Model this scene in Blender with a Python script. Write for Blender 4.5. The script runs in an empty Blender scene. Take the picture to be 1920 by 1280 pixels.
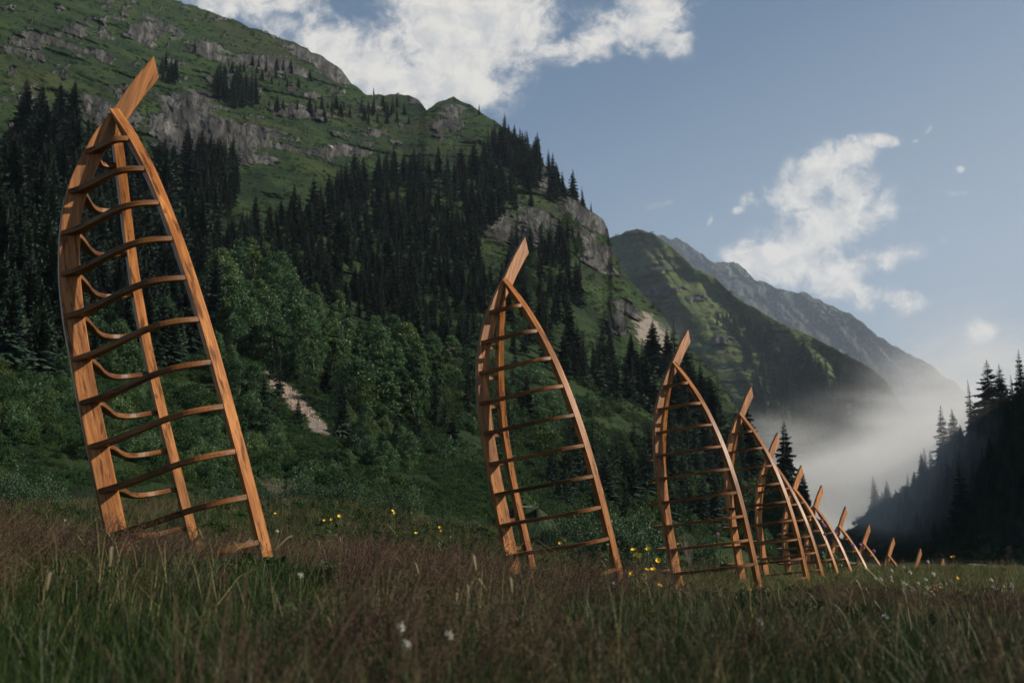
import bpy, math, random
import numpy as np
from mathutils import Vector, Matrix, Euler

random.seed(7)
rng = np.random.default_rng(11)
sc = bpy.context.scene
COL = sc.collection

# ------------------------------------------------------------------ camera
FPX = 1955.5                       # focal length in photo pixels (1920 wide)
PITCH = math.atan(360 / FPX)
SP, CP = math.sin(PITCH), math.cos(PITCH)
cam = bpy.data.cameras.new('camera')
cam.sensor_width = 36.0
cam.lens = 36.0 * FPX / 1920
cam.clip_start, cam.clip_end = 0.1, 12000
cam.dof.use_dof = True
cam.dof.focus_distance = 18.0
cam.dof.aperture_fstop = 2.1
camo = bpy.data.objects.new('camera', cam)
camo.rotation_euler = (math.pi / 2 + PITCH, 0, 0)
COL.objects.link(camo)
sc.camera = camo

# ------------------------------------------------------------------ world, sun, exposure
SUN = Vector((0.868, -0.126, 0.481)).normalized()
EXPOSURE = 0.55
SUN_STRENGTH = 5.0
SKY_STRENGTH = 0.068
sc.view_settings.view_transform = 'Standard'
sc.view_settings.look = 'None'
sc.view_settings.gamma = 1.0
sc.view_settings.use_curve_mapping = False
sc.view_settings.exposure = EXPOSURE
sc.cycles.use_denoising = True
sc.cycles.max_bounces = 6
sc.cycles.diffuse_bounces = 3
sc.cycles.transparent_max_bounces = 16
sc.cycles.volume_bounces = 2
sc.cycles.sample_clamp_indirect = 4.0


def raydir(px, py):
    """world direction of a photo pixel (numpy friendly)"""
    X = (np.asarray(px, float) - 960) / FPX
    Y = (np.asarray(py, float) - 640) / FPX
    return X, Y * SP + CP, -Y * CP + SP


def W(px, py, r):
    """point at horizontal distance r along that direction"""
    a, b, c = raydir(px, py)
    k = np.asarray(r, float) / np.sqrt(a * a + b * b)
    return np.stack(np.broadcast_arrays(a * k, b * k, c * k), -1)


class NT:
    def __init__(self, tree):
        self.t = tree
        self.n = tree.nodes
        self.n.clear()

    def node(self, kind, **kw):
        n = self.n.new(kind)
        for k, v in kw.items():
            setattr(n, k, v)
        return n

    def put(self, sock, v):
        if isinstance(v, bpy.types.NodeSocket):
            self.t.links.new(v, sock)
        elif v is not None:
            sock.default_value = v

    def math(self, op, a, b=None, c=None, clamp=False):
        n = self.node('ShaderNodeMath', operation=op, use_clamp=clamp)
        self.put(n.inputs[0], a)
        if b is not None: self.put(n.inputs[1], b)
        if c is not None: self.put(n.inputs[2], c)
        return n.outputs[0]

    def vmath(self, op, a, b=None):
        n = self.node('ShaderNodeVectorMath', operation=op)
        self.put(n.inputs[0], a)
        if b is not None: self.put(n.inputs[1], b)
        return n.outputs[1] if op in ('DOT_PRODUCT', 'LENGTH') else n.outputs[0]

    def noise(self, vec, scale, detail=4, rough=0.55, dist=0.0):
        n = self.node('ShaderNodeTexNoise')
        self.put(n.inputs['Vector'], vec)
        n.inputs['Scale'].default_value = scale
        n.inputs['Detail'].default_value = detail
        n.inputs['Roughness'].default_value = rough
        n.inputs['Distortion'].default_value = dist
        return n.outputs[0]

    def ramp(self, fac, a, b, smooth=True):
        n = self.node('ShaderNodeMapRange', clamp=True)
        n.interpolation_type = 'SMOOTHSTEP' if smooth else 'LINEAR'
        self.put(n.inputs['Value'], fac)
        self.put(n.inputs['From Min'], a)
        self.put(n.inputs['From Max'], b)
        return n.outputs[0]

    def mix(self, fac, a, b):
        n = self.node('ShaderNodeMix', data_type='RGBA')
        self.put(n.inputs[0], fac)
        for s, v in ((n.inputs[6], a), (n.inputs[7], b)):
            self.put(s, (*v, 1) if isinstance(v, tuple) and len(v) == 3 else v)
        return n.outputs[2]

    def attr(self, name):
        return self.node('ShaderNodeAttribute', attribute_name=name).outputs['Fac']


world = bpy.data.worlds.new('World')
sc.world = world
world.use_nodes = True
world.cycles.sampling_method = 'MANUAL'
world.cycles.sample_map_resolution = 256
wn = NT(world.node_tree)
sky = wn.node('ShaderNodeTexSky', sky_type='NISHITA')
sky.sun_disc = False
sky.sun_elevation = math.asin(SUN.z)
sky.sun_rotation = math.atan2(SUN.x, SUN.y)
sky.altitude = 1500
sky.air_density = 1.0
sky.dust_density = 2.6
sky.ozone_density = 1.2
# clouds, laid out by direction on the sky
gen = wn.node('ShaderNodeTexCoord').outputs['Generated']
sep = wn.node('ShaderNodeSeparateXYZ')
wn.put(sep.inputs[0], gen)
yy = wn.math('MAXIMUM', sep.outputs[1], 0.05)
gx = wn.math('DIVIDE', sep.outputs[0], yy)
gz = wn.math('DIVIDE', sep.outputs[2], yy)
comb = wn.node('ShaderNodeCombineXYZ')
wn.put(comb.inputs[0], gx)
wn.put(comb.inputs[1], gz)
G = comb.outputs[0]
warp = wn.node('ShaderNodeTexNoise')
wn.put(warp.inputs['Vector'], G)
warp.inputs['Scale'].default_value = 16
warp.inputs['Detail'].default_value = 4
wv = wn.vmath('SUBTRACT', warp.outputs['Color'], (0.5, 0.5, 0.5))
sc_ = wn.node('ShaderNodeVectorMath', operation='SCALE')
wn.put(sc_.inputs[0], wv)
sc_.inputs['Scale'].default_value = 0.035
GW = wn.vmath('ADD', G, sc_.outputs[0])
BLOBS = [  # photo px centre, radii, tilt (deg), weight
    (440, -10, 130, 45, 0, 1.0), (525, 45, 60, 30, -20, 0.7), (610, 95, 85, 60, -15, 1.1), (700, 120, 75, 60, -15, 1.1),
    (760, 165, 90, 50, 0, 1.2), (850, 90, 110, 90, 0, 1.3), (890, 20, 115, 70, 0, 1.2), (860, 165, 75, 50, 0, 1.2),
    (960, 30, 70, 60, 0, 1.0), (800, 20, 40, 50, 0, 0.8), (1000, 85, 60, 30, -10, 0.8), (1050, 100, 40, 22, -10, 0.8), (1125, 62, 60, 34, 25, 1.0), (1170, 60, 50, 36, 0, 0.9),
    (1205, 45, 60, 44, 30, 1.1), (1225, 5, 55, 36, 0, 1.1), (1258, 82, 32, 22, 0, 0.9), (970, 155, 28, 14, 0, 0.42),
    (1440, 482, 56, 33, 10, 1.2), (1490, 468, 68, 42, 15, 1.3), (1550, 425, 68, 43, 30, 1.3), (1605, 400, 55, 35, 25, 1.1), (1470, 510, 51, 28, 0, 1.0),
    (1500, 365, 56, 30, 15, 1.1), (1540, 325, 55, 36, 35, 1.15), (1590, 292, 46, 26, 30, 1.0), (1645, 262, 30, 13, 10, 0.8),
    (1590, 350, 43, 33, 0, 0.9), (1560, 530, 56, 30, -15, 1.0), (1600, 505, 41, 25, 30, 0.85), (1680, 485, 43, 21, 15, 1.0),
    (1600, 552, 44, 26, -10, 1.0), (1685, 565, 36, 23, -10, 0.95), (1405, 375, 20, 14, 30, 0.54), (1385, 395, 15, 8, 20, 0.36),
    (1828, 622, 30, 20, 20, 0.75), (1745, 242, 11, 7, 20, 0.5), (1715, 262, 13, 5, 30, 0.29), (1796, 322, 10, 6, 20, 0.36),
    (1790, 362, 17, 6, 0, 0.4), (1710, 386, 14, 6, 20, 0.4), (1772, 450, 10, 8, 0, 0.36), (1240, 378, 25, 8, 10, 0.23), (1336, 415, 6, 13, 0, 0.3)]
field = None
for bx, by, rx, ry, tilt, wt in BLOBS:
    a, b, c = raydir(bx, by)
    a0, b0, c0 = raydir(bx + 1, by)
    cx, cz = a / b, c / b
    px1 = abs(a0 / b0 - cx)
    d = wn.vmath('SUBTRACT', GW, (cx, cz, 0))
    t = math.radians(tilt)
    u = wn.vmath('DOT_PRODUCT', d, (math.cos(t) / (rx * px1), math.sin(t) / (rx * px1), 0))
    v = wn.vmath('DOT_PRODUCT', d, (-math.sin(t) / (ry * px1), math.cos(t) / (ry * px1), 0))
    q = wn.math('MULTIPLY_ADD', u, u, wn.math('MULTIPLY', v, v))
    e = wn.math('MULTIPLY', wn.math('EXPONENT', wn.math('MULTIPLY', q, -0.9)), wt)
    field = e if field is None else wn.math('MAXIMUM', wn.math('MULTIPLY_ADD', e, 0.25, field), wn.math('MULTIPLY_ADD', field, 0.25, e))


def cloud_noise(vec):
    n1 = wn.noise(vec, 42, 9, 0.68, 0.2)
    n2 = wn.noise(vec, 15, 4, 0.55)
    return wn.math('ADD', wn.math('MULTIPLY_ADD', n1, 2.4, -1.2), wn.math('MULTIPLY_ADD', n2, 1.6, -0.8))


cn = cloud_noise(GW)
dens = wn.math('ADD', wn.math('ADD', field, -0.17), cn)
front = wn.math('GREATER_THAN', sep.outputs[1], 0.05)
cov = wn.math('MULTIPLY', wn.math('MULTIPLY', wn.ramp(dens, -0.2, 0.85), wn.ramp(field, 0.03, 0.30)), front)
# thicker cloud is greyer below and away from the sun, as seen by sampling towards it
off = wn.vmath('ADD', GW, (0.016, 0.014, 0))
lit = wn.ramp(wn.math('SUBTRACT', cn, cloud_noise(off)), -0.55, 0.55)
thick = wn.ramp(dens, 0.3, 1.6)
shade = wn.math('ADD', wn.math('MULTIPLY', lit, 0.75), wn.math('MULTIPLY_ADD', thick, 0.15, 0.14))
ccol = wn.mix(shade, (5.6, 5.6, 5.7), (8.4, 8.0, 7.3))
tint = wn.node('ShaderNodeMix', data_type='RGBA', blend_type='MULTIPLY')
tint.inputs[0].default_value = 1.0
wn.put(tint.inputs[6], sky.outputs[0])
tint.inputs[7].default_value = (0.86, 1.0, 0.98, 1)
# low pale air towards the valley mouth at the right
low = wn.ramp(wn.math('MULTIPLY_ADD', gz, 1.0, wn.math('MULTIPLY', gx, -0.55)), 0.50, -0.22)
air = wn.mix(wn.math('MULTIPLY', low, 0.75), tint.outputs[2], (4.4, 4.6, 5.0))
skyc = wn.mix(wn.math('MULTIPLY', cov, 0.96), air, ccol)
bg = wn.node('ShaderNodeBackground')
wn.put(bg.inputs['Color'], skyc)
bg.inputs['Strength'].default_value = SKY_STRENGTH
wo = wn.node('ShaderNodeOutputWorld')
wn.put(wo.inputs['Surface'], bg.outputs[0])

sun = bpy.data.lights.new('sun', 'SUN')
sun.energy = SUN_STRENGTH
sun.angle = math.radians(0.5)
sun.color = (1.0, 0.88, 0.72)
suno = bpy.data.objects.new('sun', sun)
suno.rotation_euler = SUN.to_track_quat('Z', 'Y').to_euler()
COL.objects.link(suno)


# ------------------------------------------------------------------ numpy noise
def _h(ix, iy, iz):
    h = (ix.astype(np.int64) * 374761393 + iy.astype(np.int64) * 668265263 + iz.astype(np.int64) * 2147483647 % 1274126177) & 0xffffffff
    h = ((h ^ (h >> 13)) * 1274126177) & 0xffffffff
    h = ((h ^ (h >> 16)) * 2246822519) & 0xffffffff
    return ((h ^ (h >> 15)) & 0xffff) / 65535.0


def vnoise(p):
    p = np.asarray(p, float)
    i = np.floor(p)
    f = p - i
    u = f * f * f * (f * (f * 6 - 15) + 10)
    i = i.astype(np.int64)
    r = 0
    for dx in (0, 1):
        for dy in (0, 1):
            for dz in (0, 1):
                w = (u[..., 0] if dx else 1 - u[..., 0]) * (u[..., 1] if dy else 1 - u[..., 1]) * (u[..., 2] if dz else 1 - u[..., 2])
                r = r + w * _h(i[..., 0] + dx, i[..., 1] + dy, i[..., 2] + dz * 7)
    return r


def fbm(p, oct=5, gain=0.5, lac=2.03):
    a, s, t = 1.0, 0.0, 0.0
    p = np.asarray(p, float)
    for k in range(oct):
        s = s + a * vnoise(p + k * 17.3)
        t += a
        a *= gain
        p = p * lac
    return s / t


def ridged(p, oct=4):
    a, s, t = 1.0, 0.0, 0.0
    p = np.asarray(p, float)
    for k in range(oct):
        s = s + a * (1 - np.abs(2 * vnoise(p + k * 31.7) - 1))
        t += a
        a *= 0.55
        p = p * 2.1
    return s / t


def sstep(x, a, b):
    t = np.clip((np.asarray(x, float) - a) / (b - a), 0, 1)
    return t * t * (3 - 2 * t)


def inpoly(x, y, poly):
    x, y = np.asarray(x), np.asarray(y)
    r = np.zeros(x.shape, bool)
    n = len(poly)
    for i in range(n):
        (x0, y0), (x1, y1) = poly[i], poly[(i + 1) % n]
        c = ((y0 > y) != (y1 > y))
        xi = (x1 - x0) * (y - y0) / ((y1 - y0) if y1 != y0 else 1e-9) + x0
        r ^= c & (x < xi)
    return r


# ------------------------------------------------------------------ mesh helpers
def mesh_np(name, V, F, mat=None, smooth=False, attrs=None):
    """mesh from arrays; F is an (n,3) or (n,4) array or a list of them"""
    Fs = F if isinstance(F, list) else [F]
    Fs = [np.asarray(f, np.int32) for f in Fs if len(f)]
    me = bpy.data.meshes.new(name)
    V = np.asarray(V, np.float32)
    me.vertices.add(len(V))
    me.vertices.foreach_set('co', V.ravel())
    loops = np.concatenate([f.ravel() for f in Fs])
    tot = np.concatenate([np.full(len(f), f.shape[1], np.int32) for f in Fs])
    me.loops.add(len(loops))
    me.loops.foreach_set('vertex_index', loops)
    me.polygons.add(len(tot))
    me.polygons.foreach_set('loop_start', np.concatenate([[0], np.cumsum(tot)[:-1]]).astype(np.int32))
    me.polygons.foreach_set('loop_total', tot)
    me.polygons.foreach_set('use_smooth', np.full(len(tot), smooth, bool))
    for k, v in (attrs or {}).items():
        a = me.attributes.new(k, 'FLOAT', 'POINT')
        a.data.foreach_set('value', np.asarray(v, np.float32))
    me.update(calc_edges=True)
    if mat: me.materials.append(mat)
    return me


def link(name, me, parent=None, loc=(0, 0, 0)):
    o = bpy.data.objects.new(name, me)
    COL.objects.link(o)
    o.location = loc
    if parent: o.parent = parent
    return o


def tag(o, label=None, cat=None, group=None, kind=None):
    if label: o['label'] = label
    if cat: o['category'] = cat
    if group: o['group'] = group
    if kind: o['kind'] = kind
    return o


def thing(name, label, cat, loc=(0, 0, 0), group=None):
    o = bpy.data.objects.new(name, None)
    o.empty_display_size = 0.3
    COL.objects.link(o)
    o.location = loc
    return tag(o, label, cat, group)


def new_mat(name, rough=0.8, spec=0.3):
    m = bpy.data.materials.new(name)
    m.use_nodes = True
    n = NT(m.node_tree)
    b = n.node('ShaderNodeBsdfPrincipled')
    b.inputs['Roughness'].default_value = rough
    b.inputs['Specular IOR Level'].default_value = spec
    o = n.node('ShaderNodeOutputMaterial')
    n.put(o.inputs[0], b.outputs[0])
    return m, n, b


def bump(n, b, height, strength, dist):
    k = n.node('ShaderNodeBump')
    k.inputs['Strength'].default_value = strength
    k.inputs['Distance'].default_value = dist
    n.put(k.inputs['Height'], height)
    n.put(b.inputs['Normal'], k.outputs[0])


# ------------------------------------------------------------------ materials
def leaf_mat(name, dark, light, rough=0.6, spec=0.2, trans=0.0, scale=3.0, hue=None):
    m, n, b = new_mat(name, rough, spec)
    oi = n.node('ShaderNodeObjectInfo')
    tc = n.node('ShaderNodeTexCoord')
    ns = n.noise(tc.outputs['Object'], scale, 3)
    f = n.math('MULTIPLY_ADD', oi.outputs['Random'], 0.6, n.math('MULTIPLY_ADD', ns, 1.2, -0.4), clamp=True)
    c = n.mix(f, dark, light)
    if hue:
        wnz = n.node('ShaderNodeTexWhiteNoise', noise_dimensions='1D')
        n.put(wnz.inputs['W'], oi.outputs['Random'])
        c = n.mix(n.math('MULTIPLY', n.ramp(wnz.outputs['Value'], 0.55, 1.0), 0.8), c, hue)
    n.put(b.inputs['Base Color'], c)
    if trans:
        t = n.node('ShaderNodeBsdfTranslucent')
        n.put(t.inputs['Color'], c)
        mx = n.node('ShaderNodeMixShader')
        mx.inputs[0].default_value = trans
        n.put(mx.inputs[1], b.outputs[0])
        n.put(mx.inputs[2], t.outputs[0])
        o = [x for x in n.n if x.type == 'OUTPUT_MATERIAL'][0]
        n.put(o.inputs[0], mx.outputs[0])
    return m


M_spruce = leaf_mat('spruce_needles', (0.007, 0.015, 0.011), (0.036, 0.062, 0.040), 0.65, 0.12)
M_spruce2 = leaf_mat('blue_green_needles', (0.014, 0.030, 0.022), (0.052, 0.090, 0.056), 0.65, 0.12)
M_larch = leaf_mat('larch_needles', (0.025, 0.055, 0.025), (0.05, 0.09, 0.035), 0.65, 0.15)
M_leaf = leaf_mat('birch_leaves', (0.022, 0.060, 0.026), (0.070, 0.135, 0.050), 0.5, 0.3, 0.25, hue=(0.085, 0.13, 0.035))
M_shrub = leaf_mat('shrub_leaves', (0.008, 0.026, 0.010), (0.030, 0.068, 0.020), 0.6, 0.15, 0.15, hue=(0.048, 0.075, 0.018))
M_willow = leaf_mat('willow_leaves', (0.016, 0.042, 0.020), (0.045, 0.085, 0.036), 0.5, 0.25, 0.1)
M_grass = leaf_mat('grass_blades', (0.008, 0.020, 0.005), (0.040, 0.063, 0.014), 0.5, 0.2, 0.2)
M_grass2 = leaf_mat('sun_painted_short_grass', (0.040, 0.060, 0.013), (0.13, 0.155, 0.036), 0.5, 0.2, 0.25)  # lighter, yellower copy of the grass; sunlight painted into its colour
M_drygrass = leaf_mat('dry_grass_blades', (0.09, 0.08, 0.034), (0.20, 0.16, 0.07), 0.6, 0.2, 0.15)
M_tan = leaf_mat('tan_seed_heads', (0.07, 0.052, 0.03), (0.16, 0.125, 0.07), 0.7, 0.1, 0.1)
M_plume = leaf_mat('pale_plumes', (0.11, 0.095, 0.05), (0.24, 0.20, 0.115), 0.6, 0.2, 0.25)
M_panicle = leaf_mat('purple_brown_seed_heads', (0.042, 0.024, 0.020), (0.105, 0.066, 0.046), 0.7, 0.1, 0.1)


def plain(name, col, rough=0.8, var=0.35, scale=6.0):
    m, n, b = new_mat(name, rough)
    tc = n.node('ShaderNodeTexCoord')
    ns = n.noise(tc.outputs['Object'], scale, 5)
    n.put(b.inputs['Base Color'], n.mix(n.ramp(ns, 0.3, 0.7), tuple(c * (1 - var) for c in col), tuple(c * (1 + var) for c in col)))
    bump(n, b, ns, 0.4, 0.05)
    return m


M_bark = plain('bark', (0.035, 0.027, 0.022))
M_birchbark = plain('birch_bark', (0.20, 0.19, 0.17), var=0.6, scale=2)
M_rock = plain('boulder_rock', (0.22, 0.20, 0.18), scale=1.2)
M_scree = plain('scree_stone', (0.30, 0.22, 0.17), scale=1.5)
M_hut = plain('weathered_boards', (0.05, 0.04, 0.032), scale=4)
M_plank = plain('pale_plank', (0.36, 0.33, 0.29), scale=5)
M_dark = plain('opening_shade', (0.015, 0.014, 0.012))  # near-black colour stands in for the shade inside openings
M_yellow = plain('yellow_petals', (0.75, 0.46, 0.02), 0.5, 0.1)
M_white = plain('white_petals', (0.46, 0.44, 0.40), 0.6, 0.15)
M_pink = plain('thistle_petals', (0.30, 0.09, 0.24), 0.6, 0.2)
M_stem = plain('flower_stem', (0.05, 0.09, 0.025))
M_turf = plain('roof_turf', (0.016, 0.030, 0.010), 0.95, 0.6, 3)
M_twig = plain('dead_twigs', (0.14, 0.11, 0.095))
M_road = plain('road_gravel', (0.24, 0.24, 0.24), scale=0.4)


def wood_mat(name, k):
    m, n, b = new_mat(name, 0.42, 0.17)
    tc = n.node('ShaderNodeTexCoord')
    oi = n.node('ShaderNodeObjectInfo')
    cb = n.node('ShaderNodeCombineXYZ')
    r50 = n.math('MULTIPLY', oi.outputs['Random'], 53.0)
    for i in range(3): n.put(cb.inputs[i], r50)
    ax = n.node('ShaderNodeAttribute', attribute_name='along')   # metres along the piece
    ac = n.node('ShaderNodeAttribute', attribute_name='across')
    ad = n.node('ShaderNodeAttribute', attribute_name='deep')
    cc = n.node('ShaderNodeCombineXYZ')
    n.put(cc.inputs[0], ac.outputs['Fac'])
    n.put(cc.inputs[1], ad.outputs['Fac'])
    n.put(cc.inputs[2], n.math('MULTIPLY', ax.outputs['Fac'], 0.07))
    P = n.vmath('ADD', cc.outputs[0], cb.outputs[0])
    grain = n.noise(P, 70, 5, 0.6, 0.6)
    band = n.noise(P, 16, 3, 0.5, 0.8)
    cc2 = n.node('ShaderNodeCombineXYZ')
    n.put(cc2.inputs[0], ac.outputs['Fac'])
    n.put(cc2.inputs[1], ad.outputs['Fac'])
    n.put(cc2.inputs[2], n.math('MULTIPLY', ax.outputs['Fac'], 0.17))
    P2 = n.vmath('ADD', cc2.outputs[0], cb.outputs[0])
    burn = n.noise(P2, 17, 4, 0.6, 0.4)
    vo = n.node('ShaderNodeTexVoronoi')
    cc3 = n.node('ShaderNodeCombineXYZ')
    n.put(cc3.inputs[0], ac.outputs['Fac'])
    n.put(cc3.inputs[1], ad.outputs['Fac'])
    n.put(cc3.inputs[2], n.math('MULTIPLY', ax.outputs['Fac'], 0.55))
    n.put(vo.inputs['Vector'], n.vmath('ADD', cc3.outputs[0], cb.outputs[0]))
    vo.inputs['Scale'].default_value = 5.0
    knot = n.ramp(vo.outputs['Distance'], 0.13, 0.05)
    c = n.mix(n.ramp(band, 0.3, 0.7), (0.25, 0.092, 0.025), (0.48, 0.205, 0.066))
    c = n.mix(n.math('MULTIPLY', n.ramp(grain, 0.42, 0.68), 0.6), c, (0.17, 0.055, 0.015))
    c = n.mix(n.math('MULTIPLY', n.ramp(burn, 0.50, 0.66), 0.85), c, (0.060, 0.020, 0.008))
    c = n.mix(n.math('MULTIPLY', knot, 0.75), c, (0.12, 0.04, 0.015))
    wea = n.noise(P2, 3.2, 3, 0.5)
    c = n.mix(n.math('MULTIPLY', n.ramp(wea, 0.46, 0.66), 0.6), c, (0.12, 0.055, 0.022))
    val = n.math('MULTIPLY', n.math('MULTIPLY_ADD', oi.outputs['Random'], 0.35, 0.78), k)
    sc3 = n.node('ShaderNodeVectorMath', operation='SCALE')
    n.put(sc3.inputs[0], c)
    n.put(sc3.inputs['Scale'], val)
    n.put(b.inputs['Base Color'], sc3.outputs[0])
    n.put(b.inputs['Roughness'], n.math('MULTIPLY_ADD', grain, 0.25, 0.28))
    bump(n, b, grain, 0.25, 0.01)
    return m


M_wood = wood_mat('varnished_pine', 1.0)
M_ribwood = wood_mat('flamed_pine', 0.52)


def hill_mat(name, g_dark, g_light, g_dry, rk_dark, rk_light, gscale=0.06, rscale=0.12, bumpd=4.0):
    m, n, b = new_mat(name, 0.9, 0.15)
    tc = n.node('ShaderNodeTexCoord')
    mg = n.node('ShaderNodeMapping')
    mg.inputs['Scale'].default_value = (1, 0.6, 0.8)
    n.put(mg.inputs['Vector'], tc.outputs['Object'])
    P = mg.outputs[0]
    n1 = n.noise(P, gscale, 6, 0.62)
    n2 = n.noise(P, gscale * 6, 5, 0.65)
    n3 = n.noise(P, gscale * 0.3, 3)
    g = n.mix(n.ramp(n1, 0.35, 0.68), g_dark, g_light)
    g = n.mix(n.math('MULTIPLY', n.ramp(n3, 0.5, 0.75), 0.6), g, g_dry)
    g = n.mix(n.math('MULTIPLY', n.ramp(n2, 0.48, 0.66), 0.65), g, tuple(c * 0.45 for c in g_dark))
    mp = n.node('ShaderNodeMapping')
    mp.inputs['Scale'].default_value = (1, 0.5, 1)
    n.put(mp.inputs['Vector'], n.node('ShaderNodeAttribute', attribute_name='surf').outputs['Vector'])
    r1 = n.noise(mp.outputs[0], rscale, 8, 0.7)
    r2 = n.noise(mp.outputs[0], rscale * 5, 5, 0.7)
    rc = n.mix(n.ramp(r1, 0.35, 0.68), rk_dark, rk_light)
    rc = n.mix(n.math('MULTIPLY', n.ramp(r2, 0.52, 0.66), 0.7), rc, tuple(c * 0.35 for c in rk_dark))
    # warm lichen and ochre stain
    rc = n.mix(n.math('MULTIPLY', n.ramp(n1, 0.6, 0.78), 0.25), rc, (0.18, 0.14, 0.10))
    rf = n.math('ADD', n.attr('rock'), n.math('MULTIPLY_ADD', n2, 1.5, -0.75))
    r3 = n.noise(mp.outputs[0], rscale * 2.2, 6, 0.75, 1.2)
    rc = n.mix(n.math('MULTIPLY', n.ramp(r3, 0.50, 0.38), 0.92), rc, tuple(c * 0.22 for c in rk_dark))  # shadow in the rock gaps, painted into the colour
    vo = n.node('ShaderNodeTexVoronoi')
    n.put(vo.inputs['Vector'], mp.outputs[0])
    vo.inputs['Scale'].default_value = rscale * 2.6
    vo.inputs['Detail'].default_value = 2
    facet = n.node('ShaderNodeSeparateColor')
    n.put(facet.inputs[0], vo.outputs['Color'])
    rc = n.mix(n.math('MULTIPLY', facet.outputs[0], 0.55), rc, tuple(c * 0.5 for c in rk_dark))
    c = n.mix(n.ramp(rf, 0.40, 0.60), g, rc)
    sf = n.math('ADD', n.attr('scree'), n.math('MULTIPLY_ADD', n2, 1.6, -0.8))
    c = n.mix(n.ramp(sf, 0.4, 0.6), c, n.mix(r2, (0.12, 0.10, 0.085), (0.25, 0.215, 0.185)))
    n.put(b.inputs['Base Color'], c)
    h = n.math('ADD', n.math('MULTIPLY', n1, 0.6), n.math('MULTIPLY', n2, 0.35))
    h = n.math('ADD', h, n.math('MULTIPLY', r3, n.math('MULTIPLY_ADD', n.attr('rock'), 1.4, 0.1)))
    bump(n, b, h, 1.0, bumpd)
    return m


M_hill = hill_mat('alpine_slope', (0.008, 0.021, 0.006), (0.026, 0.047, 0.011), (0.045, 0.046, 0.015), (0.045, 0.046, 0.045), (0.235, 0.230, 0.215), 0.05, 0.10)
M_hill2 = hill_mat('green_ridge', (0.030, 0.050, 0.016), (0.085, 0.105, 0.032), (0.105, 0.100, 0.038), (0.08, 0.076, 0.072), (0.21, 0.20, 0.18), 0.025, 0.04, 9.0)
M_hill3 = hill_mat('grey_peak', (0.034, 0.056, 0.026), (0.062, 0.085, 0.038), (0.07, 0.082, 0.042), (0.040, 0.050, 0.046), (0.24, 0.26, 0.235), 0.010, 0.026, 60.0)
M_hill4 = hill_mat('shaded_slope', (0.028, 0.050, 0.022), (0.060, 0.085, 0.036), (0.075, 0.08, 0.036), (0.06, 0.055, 0.05), (0.14, 0.13, 0.12), 0.06, 0.10)


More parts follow.
